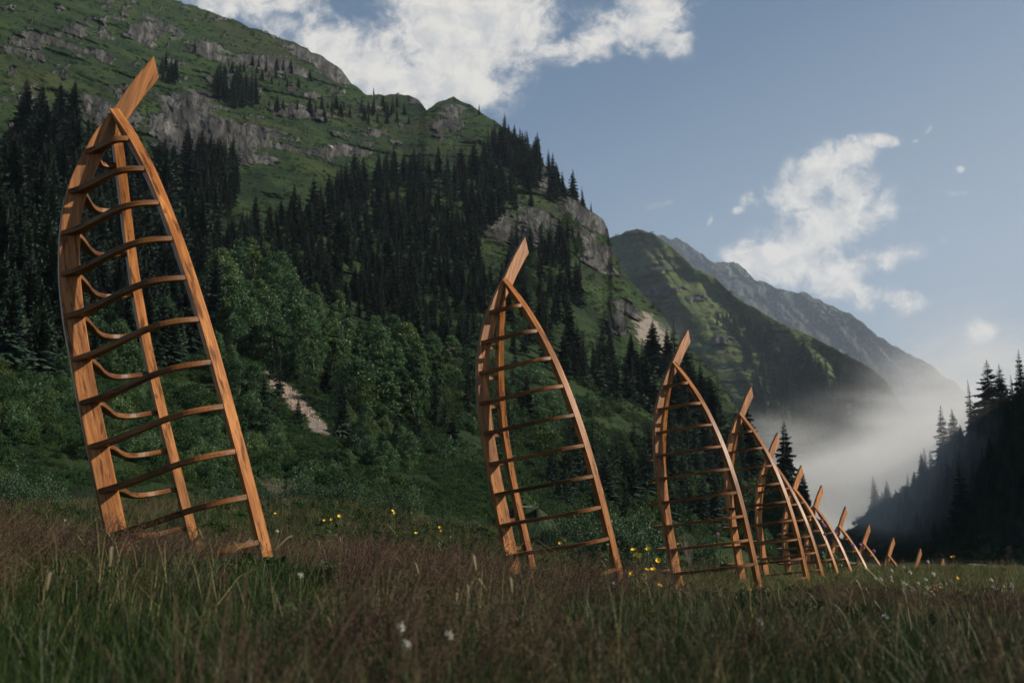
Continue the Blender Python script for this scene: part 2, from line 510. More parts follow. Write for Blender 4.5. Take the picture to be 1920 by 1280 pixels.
# ------------------------------------------------------------------ hills
class Hill:
    def __init__(self, ridge, foot, noise_amp, seed, rock=None, scree=None, jag=3.0, power=1.0, gully=(60, 0), slant=0.3, outcrop=0.0):
        self.outcrop = outcrop
        self.gully, self.slant = gully, slant
        self.ridge, self.foot = np.array(ridge, float), np.array(foot, float)
        gx_ = np.arange(self.ridge[0, 0] - 300, self.ridge[-1, 0] + 300, 5.0)
        gy_ = np.interp(gx_, self.ridge[:, 0], self.ridge[:, 1])
        kk = np.exp(-0.5 * (np.arange(-40, 41) * 5.0 / 65.0) ** 2)
        kk /= kk.sum()
        self.sx_, self.sy_ = gx_, np.convolve(np.pad(gy_, 40, mode='edge'), kk, 'valid')
        self.amp, self.seed, self.rock, self.scree, self.jag, self.power = noise_amp, seed, rock or [], scree or [], jag, power

    def ridge_at(self, px):
        y = np.interp(px, self.ridge[:, 0], self.ridge[:, 1])
        r = np.interp(px, self.ridge[:, 0], self.ridge[:, 2])
        return y, r

    def jitter(self, px):
        q = np.stack([px * 0.05 + self.seed, px * 0 + 3.3, px * 0], -1)
        return (fbm(q, 4, 0.6) - 0.5) * self.jag * 4

    def foot_at(self, px):
        return np.interp(px, self.foot[:, 0], self.foot[:, 1]), np.interp(px, self.foot[:, 0], self.foot[:, 2])

    def masks(self, px, py, P):
        m = np.zeros(np.shape(px))
        for (x, y, a, b, t) in self.rock:
            t = math.radians(t)
            u = ((px - x) * math.cos(t) - (py - y) * math.sin(t)) / a
            v = ((px - x) * math.sin(t) + (py - y) * math.cos(t)) / b
            m = np.maximum(m, np.exp(-(u * u + v * v) * 0.8))
        nz = fbm(P * 0.045 + self.seed, 5, 0.6)
        if self.outcrop:
            o2 = fbm(np.stack([px * 0.035, py * 0.06, 0 * px + 4.4 + 0 * py], -1), 4, 0.55)
            m = np.maximum(m, self.outcrop * sstep(o2, 0.52, 0.70) * sstep(-py, -340, -280) * sstep(-px, -1000, -900))
        rk = sstep(m + (nz - 0.5) * 1.5, 0.42, 0.72)
        s = np.zeros(np.shape(px))
        for (x, y, a, b, t) in self.scree:
            t = math.radians(t)
            u = ((px - x) * math.cos(t) - (py - y) * math.sin(t)) / a
            v = ((px - x) * math.sin(t) + (py - y) * math.cos(t)) / b
            s = np.maximum(s, np.exp(-(u * u + v * v) * 0.9))
        return rk, s

    def at_t(self, px, t):
        """points for column px (photo px) and height fraction t (0 foot, 1 ridge)"""
        ry, rr = self.ridge_at(px)
        fy, fr = self.foot_at(px)
        tt = np.clip(t, 0, 1)
        py = fy + (ry - fy) * t + self.jitter(px) * tt ** 14
        # distance follows a smoothed crest, so a knoll on the skyline does not fold the whole slope below it
        ys = np.interp(px, self.sx_, self.sy_)
        sm = np.clip((fy - py) / np.maximum(fy - ys, 25.0), 0, 1.12)
        r = fr * (rr / fr) ** (np.where(t < 0, 0, sm) ** self.power)
        P = W(px, py, r)
        rk, s = self.masks(px, py, P)
        sc_ = self.amp
        n = (fbm(P / (sc_ * 12) + self.seed, 5) - 0.5) * sc_ * 5
        Rm = float(np.mean(self.ridge[:, 2])) / FPX
        sx, sy = px * Rm + 0 * py, -py * Rm
        Q = np.stack([sx + sy * 0.2, sy * 0.55, 0 * sx], -1)
        cr = (ridged(Q / (sc_ * 2.6) + self.seed, 5) - 0.55) * sc_ * 4.6
        gl = (ridged(np.stack([sx + sy * self.slant, sy * 0.22, 0 * sx + 7.7], -1) / (self.gully[0]) + self.seed, 4) - 0.5) * self.gully[1]
        n = n + gl
        d = n * (1 - 0.3 * rk) + cr * rk - rk * sc_ * 0.6
        d = d * np.clip(tt * 4, 0, 1) * (1 - 0.7 * sstep(tt, 0.93, 1.0))
        P = W(px, py, r + d * np.clip(r / 250, 0.15, 1.5))
        return P, py, rk, s

    def at(self, px, py):
        px, py = np.asarray(px, float), np.asarray(py, float)
        ry, _ = self.ridge_at(px)
        fy, _ = self.foot_at(px)
        return self.at_t(px, (py - fy) / (ry - fy))[0]

    def build(self, name, mat, x0, x1, step, rows, depth_back=400):
        xs = np.arange(x0, x1 + step, step, dtype=float)
        ts = np.concatenate([[-0.06], np.linspace(0, 1, rows)])
        PX, T = np.meshgrid(xs, ts)
        P, PY, rk, s = self.at_t(PX, T)
        P[0] = P[1] * 0.97
        P[0, :, 2] -= 6
        ry, rr = self.ridge_at(xs)
        back = []
        top = P[-1]
        hd = np.sqrt(top[:, 0] ** 2 + top[:, 1] ** 2)
        for k in (0.02, 0.08, 0.2, 0.5, 1.0):
            q = top.copy()
            sc2 = 1 + k * depth_back / hd
            q[:, 0] *= sc2
            q[:, 1] *= sc2
            q[:, 2] = top[:, 2] * (1 - k ** 1.2 * 1.02) - 15 * k
            back.append(q)
        A = np.concatenate([P, np.array(back)], 0)
        R, Cn = A.shape[:2]
        z = np.zeros((len(back), Cn))
        rk = np.concatenate([rk, z + rk[-1]], 0)
        s = np.concatenate([s, z], 0)
        i = np.arange(R * Cn).reshape(R, Cn)
        F = np.stack([i[:-1, :-1], i[:-1, 1:], i[1:, 1:], i[1:, :-1]], -1).reshape(-1, 4)
        me = mesh_np(name, A.reshape(-1, 3), F, mat, True, {'rock': rk.ravel(), 'scree': s.ravel()})
        Rm = float(np.mean(self.ridge[:, 2]))
        pyf = np.concatenate([PY, np.repeat(PY[-1:], len(back), 0) - np.arange(1, len(back) + 1)[:, None] * 40], 0)
        pxf = np.concatenate([PX, np.repeat(PX[-1:], len(back), 0)], 0)
        sv = np.stack([pxf, -pyf, 0 * pxf], -1) * (Rm / FPX)
        at = me.attributes.new('surf', 'FLOAT_VECTOR', 'POINT')
        at.data.foreach_set('vector', sv.astype(np.float32).ravel())
        o = link(name, me)
        tag(o, kind='structure')
        return o


MAIN = Hill(
    ridge=[(-700, -260, 900), (-300, -230, 900), (0, -180, 880), (200, -80, 860), (330, 2, 850), (400, 24, 830), (450, 44, 820), (500, 62, 800), (550, 80, 780),
           (600, 103, 765), (640, 128, 755), (658, 156, 750), (690, 178, 740), (720, 176, 735), (765, 176, 725), (785, 190, 715), (800, 206, 700), (818, 194, 690),
           (850, 181, 680), (880, 195, 660), (910, 215, 640), (940, 236, 620), (970, 258, 600), (1000, 286, 570), (1030, 316, 545), (1060, 350, 520),
           (1100, 388, 490), (1130, 412, 470), (1140, 430, 455), (1148, 470, 440), (1165, 505, 420), (1200, 548, 395), (1240, 592, 370), (1290, 652, 335),
           (1340, 702, 300), (1380, 762, 275), (1420, 830, 250), (1480, 912, 215), (1560, 1000, 180), (1640, 1040, 160)],
    foot=[(-700, 960, 58), (0, 965, 55), (600, 975, 60), (800, 990, 68), (1000, 1015, 82), (1200, 1030, 100), (1400, 1040, 125), (1560, 1044, 150), (1640, 1048, 155)],
    noise_amp=4.0, seed=2.7, jag=2.5, gully=(80, 26), slant=1.0, outcrop=0.75,
    rock=[(70, 80, 60, 22, 0), (270, 60, 34, 26, 20), (140, 60, 30, 20, 0), (190, 215, 75, 30, -10), (60, 185, 40, 18, 0), (370, 200, 75, 38, 0), (440, 250, 130, 40, -10),
          (330, 240, 50, 60, 0), (400, 95, 50, 20, -15), (500, 120, 90, 22, -10), (600, 115, 70, 22, -30), (640, 132, 26, 30, -30), (560, 210, 60, 18, -10), (790, 188, 24, 12, 0),
          (850, 208, 24, 24, 30), (825, 240, 16, 20, 0), (1010, 430, 130, 40, -10), (1095, 410, 55, 62, -35), (920, 405, 50, 28, 0), (1160, 600, 38, 40, -40), (1110, 470, 60, 30, -40),
          (650, 280, 60, 12, 0), (700, 250, 40, 10, 0), (1020, 330, 40, 30, -50), (350, 290, 25, 14, 0), (470, 300, 60, 16, 0), (200, 110, 20, 10, 0), (390, 350, 20, 10, 0)],
    scree=[(545, 745, 62, 17, -42), (1225, 630, 26, 50, 35), (690, 845, 18, 8, -30), (600, 800, 25, 14, -42)])
main_hill = MAIN.build('mountain_slope', M_hill, -420, 1630, 2.5, 430)

SECOND = Hill(
    ridge=[(1040, 480, 1914), (1140, 446, 1812), (1165, 438, 1790), (1195, 430, 1761), (1230, 440, 1725), (1260, 462, 1696), (1300, 500, 1653), (1340, 520, 1616), (1390, 562, 1566),
           (1440, 592, 1515), (1500, 622, 1457), (1560, 650, 1399), (1620, 682, 1341), (1660, 712, 1297), (1700, 770, 1254), (1760, 880, 1189), (1800, 980, 1160)],
    foot=[(1040, 1015, 1015), (1400, 1015, 986), (1800, 1020, 986)],
    noise_amp=11.0, seed=9.1, jag=2.0, gully=(120, 90), slant=0.7,
    rock=[(1195, 435, 26, 8, 0), (1250, 545, 40, 10, 10), (1350, 640, 22, 12, 0), (1640, 880, 60, 70, 0), (1310, 560, 20, 8, 0), (1240, 500, 18, 6, 0)])
SECOND.build('green_hill', M_hill2, 1040, 1800, 3, 240)

THIRD = Hill(
    ridge=[(1120, 470, 6525), (1195, 440, 6394), (1240, 438, 6264), (1290, 460, 6133), (1312, 476, 6003), (1340, 490, 5950), (1380, 491, 5872), (1396, 499, 5846), (1415, 526, 5794), (1440, 532, 5742),
           (1500, 547, 5611), (1530, 560, 5533), (1560, 571, 5481), (1600, 596, 5350), (1650, 632, 5220), (1700, 660, 5089), (1750, 690, 4959), (1790, 714, 4854), (1815, 742, 4776),
           (1850, 800, 4698), (1930, 920, 4567), (2000, 990, 4437)],
    foot=[(1120, 1010, 3393), (2000, 1014, 3393)],
    noise_amp=36.0, seed=4.4, jag=4.5, gully=(230, 650), slant=0.9,
    rock=[(1300, 490, 90, 40, -20), (1400, 560, 110, 50, -25), (1500, 600, 120, 50, -30), (1600, 660, 110, 60, -35), (1700, 730, 100, 60, -35), (1800, 800, 90, 70, -30)])
THIRD.build('grey_mountain', M_hill3, 1120, 2000, 3, 200, 500)

RIGHT = Hill(
    ridge=[(1555, 1046, 430), (1575, 1022, 420), (1605, 985, 410), (1640, 948, 395), (1680, 930, 375), (1720, 905, 352), (1760, 868, 332), (1800, 822, 318), (1850, 776, 300),
           (1900, 748, 282), (1925, 730, 272), (2000, 670, 250), (2150, 540, 215), (2300, 440, 190), (2600, 300, 160)],
    foot=[(1555, 1052, 400), (1640, 1052, 330), (1760, 1053, 260), (1900, 1054, 205), (2150, 1056, 150), (2600, 1060, 110)],
    noise_amp=3.0, seed=6.2, jag=4.0, gully=(40, 16), slant=-0.6,
    rock=[(1840, 900, 40, 25, 30), (1700, 1010, 30, 20, 0)])
RIGHT.build('shaded_hill', M_hill4, 1555, 2600, 3, 170, 260)


# ------------------------------------------------------------------ meadow (one ground sheet)
def ground_z(x, y):
    x, y = np.asarray(x, float), np.asarray(y, float)
    r = np.sqrt(x * x + y * y)
    px = 960 + FPX * x / np.maximum(y, 0.5)
    left = 1 - sstep(px, 700, 1250)
    z = -0.86 - 0.36 * sstep(r, 3, 18)
    z = z + 0.055 * np.clip(4 - x, 0, 12) * sstep(r, 3, 9)
    z = z - 0.17 * sstep(r, 20, 32) * (1 - left)
    z = z + (0.34 * sstep(-x, 3.5, 9) + 0.13 * sstep(-x, -2, 2)) * sstep(r, 6, 12)
    z = z + np.clip(y - 22, 0, 40) * 0.052 * left
    z = z - np.clip(r - 44, 0, 1e9) * 0.024 * (1 - left) * (1 - sstep(r, 300, 800) * 0.55)
    z = z - np.clip(r - 70, 0, 1e9) * 0.06 * left
    z = np.maximum(z, -45)
    q = np.stack([x * 0.22, y * 0.22, x * 0 + 1.7], -1)
    z = z + (fbm(q, 4) - 0.5) * 0.42 * sstep(r, 2, 8) * (1 - sstep(r, 60, 120) * 0.5)
    return z


def build_ground():
    rs = np.concatenate([np.linspace(0.3, 60, 240), np.geomspace(60.5, 7000, 60)])
    ta = np.concatenate([np.linspace(-math.pi, -0.75, 24)[:-1], np.linspace(-0.75, 0.75, 260), np.linspace(0.75, math.pi, 24)[1:]])
    Rr, Ta = np.meshgrid(rs, ta, indexing='ij')
    X, Y = Rr * np.sin(Ta), Rr * np.cos(Ta)
    Z = ground_z(X, Y)
    V = np.stack([X, Y, Z], -1)
    n, m = X.shape
    i = np.arange(n * m).reshape(n, m)
    F = np.stack([i[:-1, :-1], i[:-1, 1:], i[1:, 1:], i[1:, :-1]], -1).reshape(-1, 4)
    mt, nn, b = new_mat('meadow_soil', 0.95, 0.1)
    tc = nn.node('ShaderNodeTexCoord')
    n1 = nn.noise(tc.outputs['Object'], 0.6, 6, 0.65)
    n2 = nn.noise(tc.outputs['Object'], 9, 5, 0.7)
    c = nn.mix(nn.ramp(n1, 0.35, 0.65), (0.022, 0.034, 0.010), (0.055, 0.062, 0.022))
    c = nn.mix(nn.math('MULTIPLY', nn.ramp(n2, 0.5, 0.68), 0.7), c, (0.022, 0.016, 0.011))
    nn.put(b.inputs['Base Color'], c)
    bump(nn, b, n2, 0.8, 0.06)
    o = link('ground', mesh_np('ground', V.reshape(-1, 3), F, mt, True))
    tag(o, kind='structure')


build_ground()


def build_road():
    xs = np.linspace(1560, 1850, 60)
    V, F = [], []
    for k, px in enumerate(xs):
        r0 = 112 + 10 * math.sin(k * 0.07)
        for d in (0, 6.5):
            a, b, _ = raydir(px, 1046)
            h = math.hypot(a, b)
            x, y = a / h * (r0 + d), b / h * (r0 + d)
            V.append((x, y, float(ground_z(x, y)) + 0.12))
    for k in range(len(xs) - 1):
        F.append((2 * k, 2 * k + 2, 2 * k + 3, 2 * k + 1))
    o = link('road', mesh_np('road', V, np.array(F), M_road))
    tag(o, kind='structure')


build_road()

# ------------------------------------------------------------------ boat frames
UK = [0.0, 0.5, 1.008, 1.503, 2.002, 2.507, 3.01, 3.512, 4.012, 4.51, 5.0]
BK = [0.399, 0.659, 0.864, 1.014, 1.118, 1.185, 1.222, 1.237, 1.242, 1.238, 1.227]
GK = [1.021, 1.049, 1.067, 1.084, 1.104, 1.128, 1.153, 1.177, 1.201, 1.225, 1.247]
KEEL_OUT = [(-1.305, 1.648), (-0.92, 1.300), (-0.53, 0.990), (-0.31, 0.792), (0, 0.572), (0.25, 0.42), (0.5, 0.300), (0.83, 0.185), (1.18, 0.105), (1.5, 0.05), (2, 0.008), (2.5, 0), (3.5, 0.005), (4.5, 0.03), (6.2, 0.075)]
KEEL_IN = [(-1.0, 1.655), (-0.70, 1.385), (-0.41, 1.15), (-0.18, 0.95), (0.05, 0.79), (0.20, 0.70), (0.34, 0.62), (0.75, 0.435), (1.16, 0.335), (1.36, 0.30), (1.9, 0.245), (2.44, 0.222), (3.44, 0.228), (4.45, 0.25), (6.2, 0.30)]


def smooth_curve(pts, n):
    P = np.array(pts, float)
    d = np.concatenate([[0], np.cumsum(np.sqrt((np.diff(P, axis=0) ** 2).sum(1)))])
    t = np.linspace(0, d[-1], n)
    out = np.zeros((n, P.shape[1]))
    m = np.gradient(P, d, axis=0)
    k = np.clip(np.searchsorted(d, t, 'right') - 1, 0, len(d) - 2)
    h = (d[k + 1] - d[k])
    s = ((t - d[k]) / h)[:, None]
    h = h[:, None]
    out = (2 * s**3 - 3 * s**2 + 1) * P[k] + (s**3 - 2 * s**2 + s) * h * m[k] + (-2 * s**3 + 3 * s**2) * P[k + 1] + (s**3 - s**2) * h * m[k + 1]
    return out


def prism_strip(name, quad4, along, dims, mat=None):
    """closed bar from rings of four corners; quad4 (n,4,3); dims = local across/deep for each corner"""
    n = len(quad4)
    # split corners per side so the faces stay crisp and the grain follows each face
    V = quad4.reshape(-1, 3)
    F = []
    for i in range(n - 1):
        for k in range(4):
            a, b = i * 4 + k, i * 4 + (k + 1) % 4
            F.append((a, b, b + 4, a + 4))
    F.append((3, 2, 1, 0))
    e = (n - 1) * 4
    F.append((e, e + 1, e + 2, e + 3))
    al = np.repeat(along, 4)
    me = mesh_np(name, V, np.array(F), mat or M_wood, False, {'along': al, 'across': dims[..., 0].ravel(), 'deep': dims[..., 1].ravel()})
    return me


def L(u, v, d):
    """boat coordinates (u down the boat, v to one side, d keel to deck) -> local object axes"""
    return np.stack(np.broadcast_arrays(v, d, -np.asarray(u, float)), -1)


def keel_mesh(ucut):
    a, b = smooth_curve(KEEL_OUT, 160), smooth_curve(KEEL_IN, 160)
    # keep rows above the cut (the cut lies underground)
    n = max(3, int(np.searchsorted(a[:, 0], ucut)))
    a, b = a[:n], b[:n]
    t = 0.045
    q = np.stack([L(a[:, 0], -t, a[:, 1]), L(b[:, 0], -t, b[:, 1]), L(b[:, 0], t, b[:, 1]), L(a[:, 0], t, a[:, 1])], 1)
    al = (a[:, 0] + b[:, 0]) / 2
    w = np.sqrt(((a - b) ** 2).sum(1))
    dims = np.zeros((n, 4, 2))
    dims[:, 0, 0] = a[:, 1] * 0.6
    dims[:, 1, 0] = a[:, 1] * 0.6 + w
    dims[:, 2, 0] = a[:, 1] * 0.6 + w
    dims[:, 3, 0] = a[:, 1] * 0.6
    dims[:, 2:, 1] = 0.09
    return prism_strip('keel', q, al, dims)


GUN = [(-0.55, 0.052, 0.965)] + [(u, b, g) for u, b, g in zip(UK, BK, GK)] + [(5.6, 1.21, 1.272), (6.2, 1.18, 1.30)]


def gunwale_mesh(ucut, side):
    c = smooth_curve(GUN, 110)
    n = max(3, int(np.searchsorted(c[:, 0], ucut)))
    c = c[:n]
    tv, td = 0.115, 0.115
    tg = np.gradient(c, axis=0)
    tg /= np.sqrt((tg ** 2).sum(1))[:, None]
    # across direction in the u-v plane, perpendicular to the run
    nx = np.stack([-tg[:, 1], tg[:, 0], 0 * tg[:, 0]], 1)
    nx /= np.sqrt((nx ** 2).sum(1))[:, None]
    o = c + nx * 0.012
    i = c - nx * (tv - 0.012)
    taper = np.clip((c[:, 0] + 0.56) / 0.35, 0.05, 1)[:, None]
    i = o + (i - o) * taper
    i[:, 1] = np.maximum(i[:, 1], 0.046)
    o[:, 1] = np.maximum(o[:, 1], 0.05)
    def P(q, d): return L(q[:, 0], q[:, 1] * side, q[:, 2] + d)
    q = np.stack([P(i, 0), P(o, 0), P(o, td), P(i, td)], 1)
    if side < 0: q = q[:, ::-1]
    dims = np.zeros((n, 4, 2))
    dims[:, 1:3, 0] = tv
    dims[:, 2:, 1] = td
    return prism_strip('gunwale', q, c[:, 0], dims)


RIB_OUT = [(0, 0), (0.10, 0.105), (0.36, 0.27), (0.65, 0.41), (0.86, 0.535), (0.97, 0.66), (1.012, 0.80), (1.012, 0.90), (1, 1)]


def rib_mesh(i, side):
    u, b, g = UK[i], BK[i] + 0.006, GK[i]
    k = float(np.interp(u, [p[0] for p in KEEL_OUT], [p[1] for p in KEEL_OUT])) + 0.012
    ki = float(np.interp(u, [p[0] for p in KEEL_IN], [p[1] for p in KEEL_IN])) + 0.015
    pts = [(0.048 + v * (b - 0.048), k + d * (g - k)) for v, d in RIB_OUT]
    c = smooth_curve(pts, 34)
    tg = np.gradient(c, axis=0)
    tg /= np.sqrt((tg ** 2).sum(1))[:, None]
    nr = np.stack([-tg[:, 1], tg[:, 0]], 1)      # towards the inside of the hull
    s = np.linspace(0, 1, len(c))
    wid = 0.062 + (max(ki - k, 0.1) * 0.78 - 0.062) * np.exp(-(s * 3.4) ** 1.25)
    inn = c + nr * wid[:, None]
    inn[:, 0] = np.maximum(inn[:, 0], 0.0475)
    h = 0.030
    def P(q, du): return L(np.full(len(q), u + du), q[:, 0] * side, q[:, 1])
    q = np.stack([P(c, -h), P(inn, -h), P(inn, h), P(c, h)], 1)
    if side < 0: q = q[:, ::-1]
    al = np.concatenate([[0], np.cumsum(np.sqrt((np.diff(c, axis=0) ** 2).sum(1)))])
    dims = np.zeros((len(c), 4, 2))
    dims[:, 1:3, 0] = wid[:, None]
    dims[:, 2:, 1] = 2 * h
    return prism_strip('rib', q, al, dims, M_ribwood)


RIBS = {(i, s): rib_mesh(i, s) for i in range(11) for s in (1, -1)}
R4 = [[0.12972, 0.51577, 0.84685], [-0.002848, -0.85387, 0.52048], [-0.991547, 0.069928, 0.109295]]
BOATS = [
    ([[0.251426, 0.520849, 0.815783], [0.006939, -0.843807, 0.536602], [-0.967852, 0.129255, 0.215769]], (-5.5745, 11.4906, 4.3242),
     'nearest and tallest wooden boat frame, leftmost, nearly all its ribs showing above brown grass'),
    ([[0.190807, 0.538457, 0.820766], [0.048741, -0.840294, 0.539936], [-0.98042, 0.063018, 0.186579]], (-0.8934, 16.9398, 3.5584),
     'second tallest wooden boat frame, standing alone between the tallest frame and the close row'),
    ([[0.135379, 0.543478, 0.828435], [0.004243, -0.836443, 0.548038], [-0.990785, 0.070678, 0.115543]], (2.8253, 22.5824, 3.1242),
     'third boat frame from the left, tallest of the close row, beside yellow flowers'),
    (R4, (5.5264, 28.4213, 2.6258), 'fourth boat frame from the left, its prow beside a tall spruce, overlapped by the third'),
    (R4, (7.284, 32.612, 1.715), 'fifth boat frame from the left, prow just left of the lone spruce in fog'),
    (R4, (9.108, 36.619, 0.935), 'sixth boat frame from the left, prow just right of the lone spruce in fog'),
    (R4, (10.812, 40.077, 0.382), 'seventh boat frame from the left, half sunk, prow against pale fog'),
    (R4, (12.673, 43.16, -0.351), 'eighth boat frame from the left, sunk so only two or three ribs show'),
    (R4, (14.498, 45.831, -1.048), 'boat frame sunk to its first rib, fourth from the right end of the row'),
    (R4, (16.493, 48.478, -1.622), 'boat frame sunk to its prow and the top of its forked gunwales'),
    (R4, (18.721, 51.119, -2.158), 'boat prow blade without any fork showing, second from the right end'),
    (R4, (20.876, 53.762, -2.705), 'smallest prow tip poking from the grass, right end of the row')]
BOAT_BASES = []
for Rm, T, lab in BOATS:
    R = np.array(Rm)
    T = np.array(T)
    us = np.linspace(-1.3, 7, 400)
    kp = T[None] + us[:, None] * R[:, 0][None] + np.interp(us, [p[0] for p in KEEL_OUT], [p[1] for p in KEEL_OUT])[:, None] * R[:, 2][None]
    gz = ground_z(kp[:, 0], kp[:, 1])
    below = np.nonzero(kp[:, 2] < gz)[0]
    ug = us[below[0]] if len(below) else 5.5
    BOAT_BASES.append(kp[below[0]] if len(below) else kp[-1])
    root = thing('boat_frame', lab, 'boat frame', group='wooden boat frames sinking into the meadow')
    Rl = Matrix(((R[0, 1], R[0, 2], -R[0, 0]), (R[1, 1], R[1, 2], -R[1, 0]), (R[2, 1], R[2, 2], -R[2, 0])))
    Mx = Rl.to_4x4()
    base = T + R[:, 0] * ug
    Mx.translation = Vector(base)
    root.matrix_world = Mx
    off = (0, 0, ug)
    ucut = ug + 0.6
    bev = []
    bev.append(link('keel', keel_mesh(ucut), root, off))
    if ucut > -0.2:
        for s in (1, -1):
            bev.append(link('gunwale', gunwale_mesh(ucut + 0.25, s), root, off))
    for i in range(11):
        if UK[i] < ug + 0.35:
            for s in (1, -1):
                bev.append(link('rib', RIBS[(i, s)], root, off))
    for o in bev:
        md = o.modifiers.new('edges', 'BEVEL')
        md.width = 0.006
        md.segments = 1
        md.limit_method = 'ANGLE'
        md.angle_limit = math.radians(40)


# ------------------------------------------------------------------ plant prototypes
def rot_z(P, a):
    c, s = np.cos(a), np.sin(a)
    return np.stack([P[..., 0] * c - P[..., 1] * s, P[..., 0] * s + P[..., 1] * c, P[..., 2]], -1)


def trunk_mesh(name, h, r, mat, seed, bend=0.02, sides=7):
    g = np.random.default_rng(seed)
    n = 8
    V, F = [], []
    ox = np.cumsum(g.normal(0, bend, n)) * 0.3
    oy = np.cumsum(g.normal(0, bend, n)) * 0.3
    for i in range(n):
        t = i / (n - 1)
        rr = r * (1 - t) ** 0.8 * (1 + 0.5 * math.exp(-t * 25)) + 0.0006
        for k in range(sides):
            a = 2 * math.pi * k / sides
            V.append((ox[i] + rr * math.cos(a), oy[i] + rr * math.sin(a), -0.03 * h + t * h * 1.03))
    for i in range(n - 1):
        for k in range(sides):
            a, b = i * sides + k, i * sides + (k + 1) % sides
            F.append((a, b, b + sides, a + sides))
    return mesh_np(name, V, np.array(F), mat, True)


def spruce_crown(seed, layers=34, nb=10, wid=0.17, mat=None, low=0.05, ragged=0.25, fr=3):
    """a unit-tall conifer crown of drooping fronds"""
    g = np.random.default_rng(seed)
    V, F = [], []
    for i in range(layers):
        z0 = low + (0.985 - low) * (i / (layers - 1)) ** 0.93
        prof = wid * ((1 - z0) ** 0.8) * (0.80 + 0.2 * math.sin(i * 1.7)) + 0.006
        if z0 < low + 0.12: prof *= 0.75
        cnt = max(4, int(nb * (1 - 0.5 * z0)))
        a0 = g.uniform(0, 6.28)
        for k in range(cnt):
            a = a0 + 2 * math.pi * (k + g.uniform(-.35, .35)) / cnt
            R = prof * g.uniform(1 - ragged * 1.4, 1 + ragged)
            z = z0 + g.normal(0, 0.008)
            dz = -R * g.uniform(0.25, 0.6) * (1.1 - z0) + R * 0.25 * z0
            ca, sa = math.cos(a), math.sin(a)
            for j in range(fr):
                lo, hi = ((0.0, 0.62), (0.28, 0.86), (0.55, 1.0))[j % 3]
                w = R * (0.26, 0.24, 0.15)[j % 3] * g.uniform(0.7, 1.3)
                tw = g.uniform(-.25, .25)
                def pt(s, side, drop=0.0):
                    rr = R * s
                    x, y = rr * ca - side * sa, rr * sa + side * ca
                    return (x, y, z + dz * s ** 1.4 + tw * side - drop)
                b = len(V)
                mid = (lo + hi) / 2
                V += [pt(lo, 0), pt(mid, w, R * 0.06), pt(hi, g.normal(0, w * .3)), pt(mid, -w, R * 0.06), pt(mid * 1.05, 0, R * g.uniform(0.14, 0.3))]
                F += [(b, b + 1, b + 2), (b, b + 2, b + 3), (b, b + 4, b + 2)]
    b = len(V)
    V += [(0.006, 0, 0.95), (-0.003, 0.005, 0.95), (-0.003, -0.005, 0.95), (0, 0, 1.03)]
    F += [(b, b + 1, b + 3), (b + 1, b + 2, b + 3), (b + 2, b, b + 3)]
    return mesh_np('crown', V, np.array(F), mat or M_spruce)


def leaf_cloud(name, seed, clumps, per, leaf, mat, shape, flat=0.0):
    """leaf quads gathered in clumps; shape(g) gives a clump centre and its radius"""
    g = np.random.default_rng(seed)
    Vs = []
    for c in range(clumps):
        ctr, rad = shape(g)
        d = g.normal(0, 1, (per, 3))
        d /= np.linalg.norm(d, axis=1)[:, None]
        p = ctr + d * (rad * g.uniform(0.25, 1, (per, 1)) ** 0.6) * np.array([1, 1, 0.75])
        a = g.normal(0, 1, (per, 3))
        a[:, 2] *= 0.7
        a /= np.linalg.norm(a, axis=1)[:, None]
        b = np.cross(a, g.normal(0, 1, (per, 3)) + np.array([0, 0, 0.8]))
        b /= np.linalg.norm(b, axis=1)[:, None] + 1e-9
        s = leaf * g.uniform(0.6, 1.4, (per, 1))
        q = np.stack([p - a * s, p + b * s * 0.5, p + a * s, p - b * s * 0.5], 1)
        Vs.append(q)
    V = np.concatenate(Vs).reshape(-1, 3)
    F = np.arange(len(V)).reshape(-1, 4)
    return mesh_np(name, V, F, mat)


def tree_shape(h0, w, top=1.0):
    def f(g):
        t = g.uniform(0, 1) ** 0.8
        z = h0 + (top - h0) * t
        r = w * math.sin(math.pi * min(0.97, 0.18 + 0.80 * t)) ** 0.8
        a = g.uniform(0, 6.28)
        rr = r * math.sqrt(g.uniform(0.05, 1))
        return np.array([rr * math.cos(a), rr * math.sin(a), z]), w * g.uniform(0.22, 0.42)
    return f


def bush_shape(w, h):
    def f(g):
        a = g.uniform(0, 6.28)
        rr = w * math.sqrt(g.uniform(0, 1))
        z = h * math.sqrt(max(0.02, 1 - (rr / w) ** 2)) * g.uniform(0.3, 1.0)
        return np.array([rr * math.cos(a), rr * math.sin(a), z]), w * g.uniform(0.18, 0.34)
    return f


SPRUCE = [(trunk_mesh('trunk', 1.0, 0.016, M_bark, s), spruce_crown(s, 34 + s % 5, 11, w, lm, lo, rg))
          for s, w, lm, lo, rg in ((1, .20, M_spruce, .02, .25), (2, .22, M_spruce, .03, .3), (3, .17, M_spruce2, .02, .22), (4, .25, M_spruce, .02, .32), (5, .15, M_spruce2, .03, .3), (6, .22, M_larch, .04, .4))]
BIGSPRUCE = [(trunk_mesh('trunk', 1.0, 0.016, M_bark, 20 + s), spruce_crown(40 + s, 50, 18, w, (M_spruce, M_spruce2, M_spruce)[s], .02, .28, 3)) for s, w in ((0, .24), (1, .27), (2, .20))]
BROAD = [(trunk_mesh('trunk', 0.8, 0.010, M_birchbark, 60 + s, 0.06), leaf_cloud('crown', 70 + s, 80, 80, 0.017, M_leaf, tree_shape(h0, w)))
         for s, h0, w in ((0, .06, .27), (1, .08, .20), (2, .05, .34), (3, .06, .16))]
BUSH = [leaf_cloud('shrub_%d' % s, 80 + s, 30, 60, 0.045, M_shrub, bush_shape(1.0, .8)) for s in range(3)]
